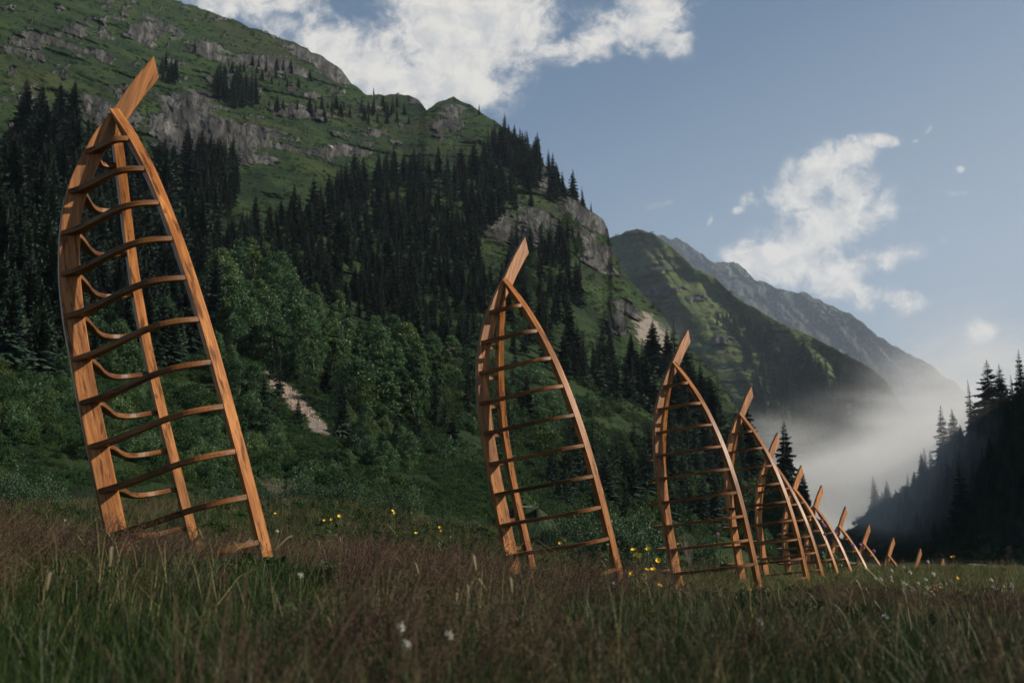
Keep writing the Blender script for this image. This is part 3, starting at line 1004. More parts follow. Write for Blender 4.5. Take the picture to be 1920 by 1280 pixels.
WILLOW = [leaf_cloud('foliage', 90 + s, 44, 80, 0.028, M_willow, bush_shape(0.9, 1.0)) for s in range(2)]


def stems_mesh(seed, n, h, spread, mat, r=0.012):
    g = np.random.default_rng(seed)
    V, F = [], []
    for k in range(n):
        a = g.uniform(0, 6.28)
        top = np.array([math.cos(a) * spread * g.uniform(.3, 1), math.sin(a) * spread * g.uniform(.3, 1), h * g.uniform(.6, 1)])
        bs = np.array([math.cos(a) * .06, math.sin(a) * .06, -0.08])
        b = len(V)
        for t, w in ((0, 1.0), (.5, .7), (1, .2)):
            p = bs + (top - bs) * t + np.array([0, 0, 0.12 * math.sin(t * math.pi)])
            for q in range(3):
                an = 2.094 * q
                V.append((p[0] + r * w * math.cos(an), p[1] + r * w * math.sin(an), p[2]))
        for t in range(2):
            for q in range(3):
                c, d = b + t * 3 + q, b + t * 3 + (q + 1) % 3
                F.append((c, d, d + 3, c + 3))
    return mesh_np('stems', V, np.array(F), mat)


WSTEMS = stems_mesh(5, 14, 0.85, 0.75, M_bark)


def grass_tuft(seed, n, hmin, hmax, spread, lean, mat, width=0.005):
    g = np.random.default_rng(seed)
    V, F = [], []
    for k in range(n):
        a, rr = g.uniform(0, 6.28), spread * math.sqrt(g.uniform(0, 1))
        x, y = rr * math.cos(a), rr * math.sin(a)
        h = g.uniform(hmin, hmax)
        la = g.uniform(0, 6.28)
        lx, ly = math.cos(la) * lean * g.uniform(.2, 1) + 0.28, math.sin(la) * lean * g.uniform(.2, 1)
        wa = g.uniform(0, 6.28)
        wx, wy = math.cos(wa) * width * g.uniform(.6, 1.4), math.sin(wa) * width * g.uniform(.6, 1.4)
        b = len(V)
        for t, w in ((0, 1), (.4, .9), (.75, .55)):
            px_, py_, pz = x + lx * h * t ** 2, y + ly * h * t ** 2, h * t * (1 - 0.18 * t * (abs(lx) + abs(ly)))
            V += [(px_ - wx * w, py_ - wy * w, pz), (px_ + wx * w, py_ + wy * w, pz)]
        V.append((x + lx * h, y + ly * h, h * (1 - 0.25 * (abs(lx) + abs(ly)))))
        F += [(b, b + 1, b + 3, b + 2), (b + 2, b + 3, b + 5, b + 4), (b + 4, b + 5, b + 6, b + 6)]
    F4 = np.array([f for f in F if f[2] != f[3]])
    F3 = np.array([f[:3] for f in F if f[2] == f[3]])
    return mesh_np('tuft', V, [F4, F3], mat)


def panicle_tuft(seed, n, hmin, hmax, spread, mat):
    """thin stems carrying loose brown seed heads"""
    g = np.random.default_rng(seed)
    V, F4, F3 = [], [], []
    for k in range(n):
        a, rr = g.uniform(0, 6.28), spread * math.sqrt(g.uniform(0, 1))
        x, y = rr * math.cos(a), rr * math.sin(a)
        h = g.uniform(hmin, hmax)
        lx, ly = g.normal(0.42, 0.22), g.normal(0, 0.2)
        w = 0.0013
        b = len(V)
        for t in (0, .5, 1):
            px_, py_ = x + lx * h * t * t, y + ly * h * t * t
            V += [(px_ - w, py_, h * t), (px_ + w, py_ + w, h * t)]
        F4 += [(b, b + 1, b + 3, b + 2), (b + 2, b + 3, b + 5, b + 4)]
        for q in range(60):
            t = g.uniform(0.66, 1.03)
            wd = 0.036 * math.sin(math.pi * min(1, (1.06 - t) / 0.40)) + 0.004
            an = g.uniform(0, 6.28)
            cx, cy, cz = x + lx * h * t * t + wd * math.cos(an) * g.uniform(.2, 1), y + ly * h * t * t + wd * math.sin(an) * g.uniform(.2, 1), h * t
            d = g.normal(0, 1, 3)
            d /= np.linalg.norm(d)
            e = np.cross(d, g.normal(0, 1, 3))
            e /= np.linalg.norm(e)
            s = g.uniform(0.0028, 0.0055)
            b = len(V)
            V += [(cx + d[0] * s * 1.6, cy + d[1] * s * 1.6, cz + d[2] * s * 1.6), (cx + e[0] * s * .6, cy + e[1] * s * .6, cz + e[2] * s * .6), (cx - e[0] * s * .6, cy - e[1] * s * .6, cz - e[2] * s * .6)]
            F3.append((b, b + 1, b + 2))
    return mesh_np('panicles', V, [np.array(F4), np.array(F3)], mat)


def nodding_tuft(seed, n, hmin, hmax):
    """bent stems, each ending in a pale drooping plume"""
    g = np.random.default_rng(seed)
    V, F = [], []
    for k in range(n):
        x, y = g.normal(0, .08, 2)
        h, lean, an = g.uniform(hmin, hmax), g.uniform(.2, .5), g.normal(0, 0.7)
        ca, sa = math.cos(an), math.sin(an)
        pts = []
        for t in np.linspace(0, 1, 12):
            out = lean * h * (t ** 2.2) * 1.3
            up = h * (1 - (1 - min(t / .8, 1)) ** 1.5) - h * .30 * max(0, t - .72) ** 1.2 * 3
            pts.append((x + ca * out, y + sa * out, up))
        b = len(V)
        for i, p in enumerate(pts):
            t = i / 11
            w = 0.0014 if t < .6 else 0.0018 + 0.0042 * math.sin(math.pi * min(1, (t - .6) / .4)) ** .7
            V += [(p[0] - sa * w, p[1] + ca * w, p[2] - w * .4), (p[0] + sa * w, p[1] - ca * w, p[2] + w * .4)]
        F += [(b + 2 * i, b + 2 * i + 1, b + 2 * i + 3, b + 2 * i + 2) for i in range(11)]
    return mesh_np('plumes', V, np.array(F), M_plume)


# ------------------------------------------------------------------ scattering for uncountable growth (stuff)
def scatter(name, protos, P, rot, scl, idx, label=None):
    """one object; its points carry instances of the given meshes through geometry nodes"""
    me = bpy.data.meshes.new(name)
    n = len(P)
    me.vertices.add(n)
    me.vertices.foreach_set('co', np.asarray(P, np.float32).ravel())
    for nm, ty, v, key in (('rot', 'FLOAT_VECTOR', rot, 'vector'), ('scl', 'FLOAT_VECTOR', scl, 'vector'), ('idx', 'INT', idx, 'value')):
        a = me.attributes.new(nm, ty, 'POINT')
        a.data.foreach_set(key, np.asarray(v, np.int32 if ty == 'INT' else np.float32).ravel())
    o = link(name, me)
    ng = bpy.data.node_groups.new(name, 'GeometryNodeTree')
    ng.interface.new_socket('Geometry', in_out='INPUT', socket_type='NodeSocketGeometry')
    ng.interface.new_socket('Geometry', in_out='OUTPUT', socket_type='NodeSocketGeometry')
    N, K = ng.nodes, ng.links.new
    gi, go = N.new('NodeGroupInput'), N.new('NodeGroupOutput')
    iop = N.new('GeometryNodeInstanceOnPoints')
    jn = N.new('GeometryNodeGeometryToInstance')
    for me_ in reversed(protos):
        po = bpy.data.objects.new(me_.name + '_proto', me_)
        oi = N.new('GeometryNodeObjectInfo')
        oi.inputs['Object'].default_value = po
        K(oi.outputs['Geometry'], jn.inputs[0])
    def at(nm, ty):
        a = N.new('GeometryNodeInputNamedAttribute')
        a.data_type = ty
        a.inputs['Name'].default_value = nm
        return a.outputs[0]
    K(gi.outputs[0], iop.inputs['Points'])
    K(jn.outputs[0], iop.inputs['Instance'])
    iop.inputs['Pick Instance'].default_value = True
    K(at('idx', 'INT'), iop.inputs['Instance Index'])
    e2r = N.new('FunctionNodeEulerToRotation')
    K(at('rot', 'FLOAT_VECTOR'), e2r.inputs[0])
    K(e2r.outputs[0], iop.inputs['Rotation'])
    K(at('scl', 'FLOAT_VECTOR'), iop.inputs['Scale'])
    K(iop.outputs[0], go.inputs[0])
    md = o.modifiers.new('scatter', 'NODES')
    md.node_group = ng
    tag(o, label, kind='stuff')
    return o


def joined(name, a, b):
    """one mesh of a trunk and a crown (for far-off trees built as a mass)"""
    Vs, Fs, Ms, off, mats = [], [], [], 0, []
    for k, m in enumerate((a, b)):
        v = np.zeros(len(m.vertices) * 3, np.float32)
        m.vertices.foreach_get('co', v)
        Vs.append(v.reshape(-1, 3))
        for p in m.polygons:
            Fs.append([i + off for i in p.vertices])
            Ms.append(k)
        off += len(m.vertices)
        mats.append(m.materials[0])
    me = bpy.data.meshes.new(name)
    me.from_pydata(np.concatenate(Vs).tolist(), [], Fs)
    for m in mats: me.materials.append(m)
    me.polygons.foreach_set('material_index', Ms)
    me.polygons.foreach_set('use_smooth', np.zeros(len(Ms), bool))
    return me


# ------------------------------------------------------------------ trees
def sample_region(n, poly, seed, mind=6.0):
    """points inside a photo-space outline, kept apart, thinned where they crowd"""
    g = np.random.default_rng(seed)
    xs = [p[0] for p in poly]
    ys = [p[1] for p in poly]
    out = []
    tries = 0
    while len(out) < n and tries < n * 30:
        k = 256
        X = g.uniform(min(xs), max(xs), k)
        Y = g.uniform(min(ys), max(ys), k)
        ok = inpoly(X, Y, poly)
        for x, y in zip(X[ok], Y[ok]):
            tries += 1
            if out:
                o = np.array(out)
                if ((o[:, 0] - x) ** 2 + ((o[:, 1] - y) * 1.3) ** 2).min() < mind * mind: continue
            out.append((x, y))
            if len(out) >= n: break
        tries += 10
    return np.array(out).reshape(-1, 2)


SCREE_ZONE = [(470, 680), (520, 690), (640, 790), (650, 870), (570, 880), (480, 780)]
TREES = []   # (photo px height, hill, px, py, kind, proto, label, group)


def stand(hill, poly, n, hmin, hmax, seed, label, group, kind='spruce', mind=6.0, protos=None):
    g = np.random.default_rng(seed + 500)
    pts = sample_region(n, poly, seed, mind)
    for x, y in pts:
        if kind == 'birch' and inpoly(x, y, SCREE_ZONE): continue
        TREES.append((g.uniform(hmin, hmax), hill, x, y, kind, int(g.choice(protos if protos else [0, 1, 2, 3, 4])), label, group))


G1 = 'spruces of the dense stand on the slope'
L1 = 'dark spruce in the dense stand covering the middle of the mountainside'
stand(MAIN, [(480, 480), (520, 420), (580, 400), (600, 375), (660, 350), (740, 320), (800, 330), (850, 330), (880, 300), (925, 300), (965, 290), (1000, 330), (1010, 390), (950, 400),
             (900, 440), (890, 500), (930, 560), (940, 640), (880, 680), (800, 670), (740, 640), (660, 600), (580, 560), (520, 530)], 430, 36, 88, 1, L1, G1, mind=10.5)
stand(MAIN, [(380, 470), (480, 420), (500, 520), (430, 530), (380, 520)], 40, 45, 75, 2, L1, G1, mind=9)
stand(MAIN, [(395, 175), (440, 165), (495, 205), (470, 210), (400, 200)], 24, 45, 70, 3, 'dark spruce in the clump beside the big grey boulder face high on the slope', 'spruces beside the boulder face', protos=[2, 4, 0], mind=5)
stand(MAIN, [(300, 135), (330, 130), (330, 160), (305, 160)], 8, 30, 48, 31, 'dark spruce in the small clump just right of the tallest prow', 'spruces right of the tallest prow', mind=5)
stand(MAIN, [(345, 290), (400, 300), (450, 330), (440, 400), (400, 420), (350, 380)], 50, 45, 80, 4, 'dark spruce in the clump below the upper crags, right of the tallest frame', 'spruces below the upper crags', mind=9)
stand(MAIN, [(500, 195), (700, 200), (780, 225), (770, 240), (640, 240), (520, 215)], 26, 16, 40, 5, 'small spruce scattered on the high alpine pasture', 'spruces on the alpine pasture', mind=10)
stand(MAIN, [(690, 165), (770, 190), (760, 235), (690, 225)], 7, 20, 36, 6, 'small spruce scattered on the high alpine pasture', 'spruces on the alpine pasture', mind=9)
stand(MAIN, [(360, 100), (560, 130), (620, 160), (560, 175), (420, 140)], 22, 14, 30, 61, 'small spruce scattered on the high alpine pasture', 'spruces on the alpine pasture', mind=10)
stand(MAIN, [(920, 262), (960, 262), (1000, 296), (1040, 338), (1060, 372), (1030, 380), (980, 340), (930, 310)], 40, 40, 70, 7, 'dark spruce on the crest of the wooded spur against the sky', 'spruces on the spur crest', mind=7, protos=[0, 2, 3])
stand(MAIN, [(0, 420), (0, 300), (60, 260), (130, 260), (180, 330), (330, 330), (380, 470), (420, 640), (330, 700), (150, 700), (0, 720)], 220, 70, 150, 8, 'dark conifer in the shaded wood behind the tallest frame', 'conifers behind the tallest frame', mind=13, protos=[10, 11, 3, 1])
stand(MAIN, [(-40, 420), (100, 330), (120, 460), (90, 700), (-40, 700)], 34, 110, 200, 81, 'tall dark conifer at the left edge of the shaded wood', 'tall conifers at the left edge', mind=18, protos=[10, 11, 12])
stand(MAIN, [(960, 450), (1090, 470), (1100, 560), (1030, 660), (960, 690), (930, 600)], 70, 45, 85, 9, 'dark spruce below the cliff at the end of the spur', 'spruces below the cliff', mind=10)
stand(MAIN, [(960, 690), (1060, 650), (1130, 690), (1200, 690), (1260, 700), (1330, 780), (1380, 850), (1400, 930), (1300, 900), (1230, 850), (1180, 760), (1080, 730)], 60, 60, 120, 10, 'dark spruce in the wood behind the third boat frame', 'spruces behind the third frame', mind=13)
stand(MAIN, [(1010, 900), (1200, 860), (1300, 880), (1400, 930), (1420, 1000), (1300, 1010), (1180, 1000), (1040, 960)], 60, 70, 130, 11, 'dark spruce at the foot of the slope behind the close row of frames', 'spruces behind the close row', mind=13)
stand(MAIN, [(860, 700), (960, 720), (1000, 800), (940, 860), (880, 820)], 22, 50, 100, 12, 'dark spruce on the shrubby slope behind the second frame', 'spruces behind the second frame', mind=14)
G2 = 'spruces on the far green hill'
stand(SECOND, [(1385, 612), (1440, 632), (1520, 672), (1600, 722), (1680, 765), (1690, 790), (1640, 800), (1600, 850), (1520, 860), (1440, 800), (1400, 730), (1390, 660)], 170, 28, 50, 13, 'misty spruce in the wood on the far green hill', G2, mind=7)
stand(SECOND, [(1340, 590), (1440, 600), (1440, 615), (1380, 630), (1340, 610)], 20, 14, 28, 14, 'misty spruce in the wood on the far green hill', G2, mind=7)
G3 = 'spruces on the shaded right hill'
stand(RIGHT, [(1700, 925), (1760, 885), (1800, 845), (1850, 800), (1925, 755), (2000, 700), (2000, 900), (1900, 950), (1780, 960), (1720, 950)], 210, 34, 66, 15, 'dark spruce on the shaded hill at the right edge', G3, mind=10, protos=[11, 2, 4, 5])
stand(RIGHT, [(1640, 960), (1800, 960), (1990, 940), (1990, 1030), (1700, 1035), (1640, 1000)], 90, 30, 60, 16, 'dark spruce on the shaded hill at the right edge', G3, mind=14, protos=[11, 2, 4, 5])
# single trees one can point to
ONE = [
    (MAIN, 701, 178, 20, 4, 'tiny lone spruce on the skyline pasture under the big cloud'),
    (MAIN, 898, 216, 26, 2, 'lone small spruce on the slope right of the rocky knoll, against the sky'),
    (MAIN, 1074, 372, 60, 3, 'bushy spruce standing alone on the spur edge against blue sky, larger of two'),
    (MAIN, 1093, 388, 42, 2, 'smaller narrow spruce beside the bushy one on the spur edge'),
    (MAIN, 1108, 396, 22, 4, 'tiny last spruce on the spur edge above the cliff'),
    (MAIN, 1145, 696, 82, 11, 'leftmost of three broad spruces in front of the misty scree'),
    (MAIN, 1184, 700, 80, 12, 'middle one of three broad spruces in front of the misty scree'),
    (MAIN, 1224, 702, 106, 11, 'tallest broad spruce in front of the misty scree, left of the third prow'),
    (MAIN, 1252, 700, 92, 12, 'narrow spruce squeezed between the tallest broad spruce and the third prow'),
    (MAIN, 1296, 760, 86, 11, 'spruce just right of the third prow, leftmost of its trio'),
    (MAIN, 1318, 790, 110, 10, 'spruce right of the third prow, middle of its trio'),
    (MAIN, 1342, 850, 150, 11, 'big broad spruce between the third and fourth prows'),
    (MAIN, 1404, 890, 145, 10, 'dark spruce directly behind the fourth prow'),
    (MAIN, 1474, 930, 138, 10, 'lone tall spruce standing against pale fog behind the fifth and sixth prows'),
    (MAIN, 1509, 985, 100, 11, 'shorter spruce against pale fog between the sixth and seventh prows'),
    (MAIN, 1445, 960, 110, 12, 'pale thin spruce left of the lone tall one by the fog'),
    (MAIN, 784, 690, 130, 11, 'pale green young spruce at the lower edge of the dense stand'),
    (MAIN, 640, 830, 110, 11, 'dark low spruce beside the brown scree on the lower slope'),
    (RIGHT, 1642, 950, 56, 2, 'lone slim spruce on the shaded hill, standing against fog'),
    (RIGHT, 1664, 944, 42, 5, 'faint spruce in the mist next to the lone slim one'),
    (RIGHT, 1738, 905, 62, 4, 'thin leaning spruce leading the group on the shaded hill'),
    (RIGHT, 1770, 870, 104, 0, 'pointed spruce, tall, left part of the group on the shaded hill'),
    (RIGHT, 1792, 850, 78, 1, 'spruce right beside the pointed tall one on the shaded hill'),
    (RIGHT, 1824, 818, 100, 4, 'thin see-through spruce on the shaded hill crest'),
    (RIGHT, 1858, 790, 108, 3, 'highest spruce of the crest cluster on the shaded hill'),
    (RIGHT, 1880, 770, 82, 1, 'round topped spruce at the right of the crest cluster'),
    (RIGHT, 1916, 752, 90, 0, 'spruce cut by the right edge of the picture'),
    (RIGHT, 1808, 1000, 120, 0, 'darkest full spruce low on the shaded hill')]
for h, x, y, ht, pr, lab in ONE:
    TREES.append((ht + 1000, h, x, y, 'spruce', pr, lab, None))
# broadleaf trees
stand(MAIN, [(420, 600), (560, 620), (760, 720), (880, 760), (860, 860), (660, 860), (520, 820), (420, 720)], 34, 40, 95, 25, 'dark spruce scattered among the pale birches of the lower slope', 'spruces among the birches', mind=22)
GB = 'pale green birches on the lower slope'
LB = 'pale green birch on the lower slope between the tallest and second frames'
stand(MAIN, [(400, 560), (470, 520), (560, 600), (660, 660), (760, 700), (800, 760), (760, 830), (660, 790), (600, 730), (500, 690), (420, 660)], 78, 60, 120, 20, LB, GB, 'birch', 15, [0, 1, 2, 3])
stand(MAIN, [(400, 690), (470, 690), (540, 780), (640, 800), (800, 850), (760, 900), (600, 880), (420, 800)], 40, 40, 80, 21, LB, GB, 'birch', 17, [0, 2])
stand(MAIN, [(620, 640), (900, 690), (900, 760), (800, 780), (700, 720)], 26, 40, 80, 22, LB, GB, 'birch', 17, [0, 1, 3])
stand(MAIN, [(1000, 430), (1080, 430), (1090, 520), (1040, 640), (930, 640), (960, 500)], 30, 24, 46, 23, 'pale green broadleaf tree on the ledges below the cliff', 'broadleaf trees below the cliff', 'birch', 13, [0, 2])
stand(MAIN, [(20, 560), (130, 560), (330, 640), (330, 720), (100, 740), (20, 700)], 22, 50, 90, 24, 'dull green broadleaf tree low in the shaded wood behind the tallest frame', 'broadleaf trees behind the tallest frame', 'birch', 18, [0, 2])

PROTO = {('spruce', i): SPRUCE[i] for i in range(6)}
PROTO.update({('spruce', 10 + i): BIGSPRUCE[i] for i in range(3)})
PROTO.update({('birch', i): BROAD[i] for i in range(4)})


def place_trees():
    g = np.random.default_rng(77)
    for kind in ('spruce', 'birch'):
        lst = sorted([t for t in TREES if t[4] == kind], key=lambda t: -t[0])
        rest = lst[300:]
        for ht, hill, x, y, k, pr, lab, grp in lst[:300]:
            ht = ht - 1000 if ht > 1000 else ht
            p = hill.at(np.array([x]), np.array([y]))[0]
            h = ht / FPX * math.hypot(p[0], p[1]) * 1.0
            root = thing('spruce_tree' if k == 'spruce' else 'birch_tree', lab, 'spruce' if k == 'spruce' else 'birch', (p[0], p[1], p[2] - 0.02 * h), grp)
            s = g.uniform(0.8, 1.3) * (1.2 if hill is RIGHT else 1.0)
            root.scale = (h * s, h * s, h)
            root.rotation_euler = (g.normal(0, .02), g.normal(0, .02), g.uniform(0, 6.28))
            tm, cm = PROTO[(k, pr)]
            link('trunk', tm, root)
            link('crown', cm, root)
        if rest:
            P, R, S, I = [], [], [], []
            prs = sorted({t[5] for t in rest})
            for ht, hill, x, y, k, pr, lab, grp in rest:
                p = hill.at(np.array([x]), np.array([y]))[0]
                h = ht / FPX * math.hypot(p[0], p[1])
                s = g.uniform(0.85, 1.25)
                P.append((p[0], p[1], p[2] - 0.02 * h))
                R.append((g.normal(0, .02), g.normal(0, .02), g.uniform(0, 6.28)))
                S.append((h * s, h * s, h))
                I.append(prs.index(pr))
            scatter('forest', [joined('far_tree', *PROTO[(kind, q)]) for q in prs], P, R, S, I, 'dark mass of small spruces filling the wooded slopes')


place_trees()


# ------------------------------------------------------------------ undergrowth on the slopes (stuff)
def undergrowth():
    g = np.random.default_rng(5)
    X = g.uniform(-80, 1500, 62000)
    ry, _ = MAIN.ridge_at(X)
    fy, _ = MAIN.foot_at(X)
    T = g.uniform(0.0, 1.0, len(X)) ** 1.5
    P, py, rk, s = MAIN.at_t(X, T)
    dens = np.where(T < 0.34, 1.0, np.where(T < 0.5, 0.5, 1.0))
    dens *= sstep(fbm(P * 0.06 + 3, 3), 0.38, 0.56)
    dens *= (1 - rk) * (1 - sstep(s, 0.2, 0.4))
    keep = (g.uniform(0, 1, len(X)) < dens) & (s < 0.15 + 0.35 * g.uniform(0, 1, len(X)) ** 3)
    P, T = P[keep], T[keep]
    r = np.hypot(P[:, 0], P[:, 1])
    sz = np.where(T < 0.5, 4 + 17 * g.uniform(0, 1, len(P)) ** 2.0, 1.8 + 6 * g.uniform(0, 1, len(P)) ** 3) / FPX * r * (1 - 0.3 * T)
    S = np.stack([sz, sz, sz * g.uniform(.8, 1.5, len(P))], 1)
    R = np.stack([g.normal(0, .1, len(P)), g.normal(0, .1, len(P)), g.uniform(0, 6.28, len(P))], 1)
    P[:, 2] -= sz * 0.15
    scatter('undergrowth', BUSH, P, R, S, g.integers(0, 3, len(P)), 'green undergrowth of alder and bilberry covering the lower mountainside')
    X = g.uniform(-60, 1450, 2600)
    T = g.uniform(0.0, 0.42, len(X))
    P, py, rk, s = MAIN.at_t(X, T)
    keep = (sstep(fbm(P * 0.05 + 9, 3), 0.42, 0.6) > g.uniform(0, 1, len(X))) & (s < 0.12) & (rk < 0.4) & ~inpoly(X, py, SCREE_ZONE)
    P = P[keep]
    r = np.hypot(P[:, 0], P[:, 1])
    sz = (9 + 22 * g.uniform(0, 1, len(P)) ** 2) / FPX * r
    S = np.stack([sz, sz, sz * g.uniform(1.0, 1.7, len(P))], 1)
    R = np.stack([g.normal(0, .1, len(P)), g.normal(0, .1, len(P)), g.uniform(0, 6.28, len(P))], 1)
    scatter('undergrowth', [leaf_cloud('alder_%d' % k, 300 + k, 40, 70, 0.045, M_leaf if k == 0 else M_shrub, bush_shape(0.9, 1.1)) for k in range(3)], P, R, S, g.integers(0, 3, len(P)), 'taller alder thicket mixed into the green undergrowth of the lower slope')
    # second hill, scattered low bushes
    X = g.uniform(1150, 1720, 5000)
    T = g.uniform(0.2, 1.0, len(X))
    P, py, rk, s = SECOND.at_t(X, T)
    P = P[sstep(fbm(P * 0.012 + 2, 3), 0.42, 0.6) > g.uniform(0, 1, len(X))]
    r = np.hypot(P[:, 0], P[:, 1])
    sz = g.uniform(2.0, 5.5, len(P)) / FPX * r
    S = np.stack([sz, sz, sz * 0.7], 1)
    R = np.stack([0 * sz, 0 * sz, g.uniform(0, 6.28, len(P))], 1)
    scatter('undergrowth', BUSH, P, R, S, g.integers(0, 3, len(P)), 'dark low bushes dotting the far green hill')
    # right hill
    X = g.uniform(1580, 2100, 5000)
    T = g.uniform(0, 1, len(X))
    P, py, rk, s = RIGHT.at_t(X, T)
    keep = g.uniform(0, 1, len(X)) < 0.5
    P = P[keep]
    r = np.hypot(P[:, 0], P[:, 1])
    sz = g.uniform(4, 11, len(P)) / FPX * r
    S = np.stack([sz, sz, sz], 1)
    R = np.stack([0 * sz, 0 * sz, g.uniform(0, 6.28, len(P))], 1)
    scatter('undergrowth', BUSH, P, R, S, g.integers(0, 3, len(P)), 'dark undergrowth covering the shaded hill at the right')


undergrowth()


# scree stones
def rock_mesh(name, seed, mat, sub=2):
    import bmesh
    bm = bmesh.new()
    bmesh.ops.create_icosphere(bm, subdivisions=sub, radius=1)
    V = np.array([v.co for v in bm.verts])
    F = np.array([[v.index for v in f.verts] for f in bm.faces])
    bm.free()
    d = 0.6 + 0.8 * fbm(V * 1.3 + seed * 5.1, 3)
    V = V * d[:, None]
    V = np.sign(V) * np.minimum(np.abs(V), 0.72 + 0.1 * vnoise(V * 2 + seed)[:, None])
    V[:, 2] *= 0.7
    return mesh_np(name, V, F, mat)


def scree():
    g = np.random.default_rng(8)
    protos = [rock_mesh('stone', s, M_scree, 1) for s in (1, 2, 3)]
    t = g.normal(0, 0.45, 900)
    X = 545 + 62 * t * math.cos(math.radians(42)) - g.normal(0, 9, 900) * 0.7
    Y = 745 + 62 * t * math.sin(math.radians(42)) + g.normal(0, 9, 900) * 0.7
    P = MAIN.at(X, Y)
    r = np.hypot(P[:, 0], P[:, 1])
    sz = g.uniform(0.8, 2.6, len(P)) / FPX * r
    scatter('scree', protos, P, g.uniform(0, 6.28, (len(P), 3)), np.stack([sz] * 3, 1), g.integers(0, 3, len(P)), 'strip of pale brown scree on the lower slope')


scree()
for k, (x, y, s, lab) in enumerate([
        (752, 706, 9, 'pale boulder high on the green strip below the dense stand'), (735, 790, 8, 'pale boulder in the pale green trees left of the second frame'),
        (690, 845, 10, 'pale pointed boulder above the dark hollow left of the second frame'), (645, 815, 13, 'grey boulder right of the dark low spruce beside the scree'),
        (785, 828, 8, 'pale boulder in the shrubs nearest the second frame'), (715, 352, 7, 'tiny boulder on the bright pasture above the dense stand'),
        (617, 277, 8, 'grey boulder on the alpine pasture, left of the rocky knoll'), (375, 790, 12, 'grey boulder seen through the ribs of the tallest frame')]):
    p = MAIN.at(np.array([x]), np.array([y]))[0]
    sz = s / FPX * math.hypot(p[0], p[1])
    o = link('boulder', rock_mesh('boulder', 30 + k, M_rock), None, p)
    o.scale = (sz * 1.2, sz, sz)
    o.rotation_euler = (0, 0, k)
    tag(o, lab, 'boulder', 'boulders on the mountainside')

# willow shrubs at the near foot of the slope: things
SHRUBS = [
    (560, 925, 70, 'glossy shrub at the meadow edge, right of the tallest frame'), (640, 935, 80, 'broad glossy shrub in the middle of the meadow edge'), (715, 955, 60, 'low shrub at the right of the broad glossy one'),
    (500, 935, 55, 'shrub seen right against the tallest frame\'s near gunwale'), (420, 920, 50, 'shrub seen through the lowest ribs of the tallest frame'), (880, 1000, 60, 'shrub just left of the second frame\'s foot'),
    (820, 985, 50, 'low shrub left of the shrub at the second frame\'s foot'), (1040, 985, 58, 'shrub seen between the ribs of the second frame'), (1090, 1000, 80, 'tall shiny shrub behind the second frame\'s near gunwale'),
    (1150, 1005, 95, 'tallest shiny shrub, standing between the second and third frames'), (1205, 1010, 85, 'shiny shrub left of the third frame'), (1330, 1030, 60, 'dark shrub behind the third frame\'s ribs'),
    (90, 925, 70, 'shrub left of the tallest frame at the picture\'s left edge'), (20, 900, 80, 'shrub cut by the left edge of the picture'), (770, 930, 45, 'small shrub above the green bank by the dark hollow'),
    (962, 990, 30, 'low shrub in front of the earth shelter, left one of two'), (1012, 992, 34, 'low shrub in front of the earth shelter, right one of two'),
    (1570, 1046, 44, 'leafy green clump under the seventh and eighth prows')]
for k, (x, y, s, lab) in enumerate(SHRUBS):
    r = np.interp(x, [0, 600, 1000, 1200, 1570], [46, 50, 44, 42, 47])
    a, b, _ = raydir(x, y)
    hh = math.hypot(a, b)
    X, Y = a / hh * r, b / hh * r
    root = thing('shrub', lab, 'shrub', (X, Y, float(ground_z(X, Y)) - 0.05), 'shrubs along the meadow edge')
    top = W(x, y - s * 0.55, r)[2]
    sz = max(0.5, (top - float(ground_z(X, Y))))
    sw = s * 0.62 / FPX * r
    root.scale = (sw, sw, sz)
    root.rotation_euler = (0, 0, k * 1.3)
    link('foliage', WILLOW[k % 2], root)
    link('stems', WSTEMS, root)

# dead twiggy bush and bare sapling
DEAD = stems_mesh(15, 60, 0.8, 1.0, M_twig, 0.008)
for x, y, r, w, h, lab in ((530, 880, 52, 1.5, 1.7, 'bare brown twiggy bush right of the tallest frame'), (1290, 1000, 46, 0.5, 2.0, 'bare grey dead sapling behind the third frame\'s lower ribs')):
    a, b, _ = raydir(x, y)
    hh = math.hypot(a, b)
    X, Y = a / hh * r, b / hh * r
    o = link('dead_bush', DEAD, None, (X, Y, float(ground_z(X, Y))))
    o.scale = (w, w, h)
    tag(o, lab, 'dead bush')


# ------------------------------------------------------------------ hut and shelter
def box(x0, x1, y0, y1, z0, z1):
    V = [(x, y, z) for z in (z0, z1) for y in (y0, y1) for x in (x0, x1)]
    F = [(0, 2, 3, 1), (4, 5, 7, 6), (0, 1, 5, 4), (2, 6, 7, 3), (0, 4, 6, 2), (1, 3, 7, 5)]
    return V, F


def boxes(name, lst, mat, parent):
    V, F = [], []
    for b in lst:
        v, f = box(*b)
        F += [tuple(i + len(V) for i in q) for q in f]
        V += v
    return link(name, mesh_np(name, V, np.array(F), mat), parent)


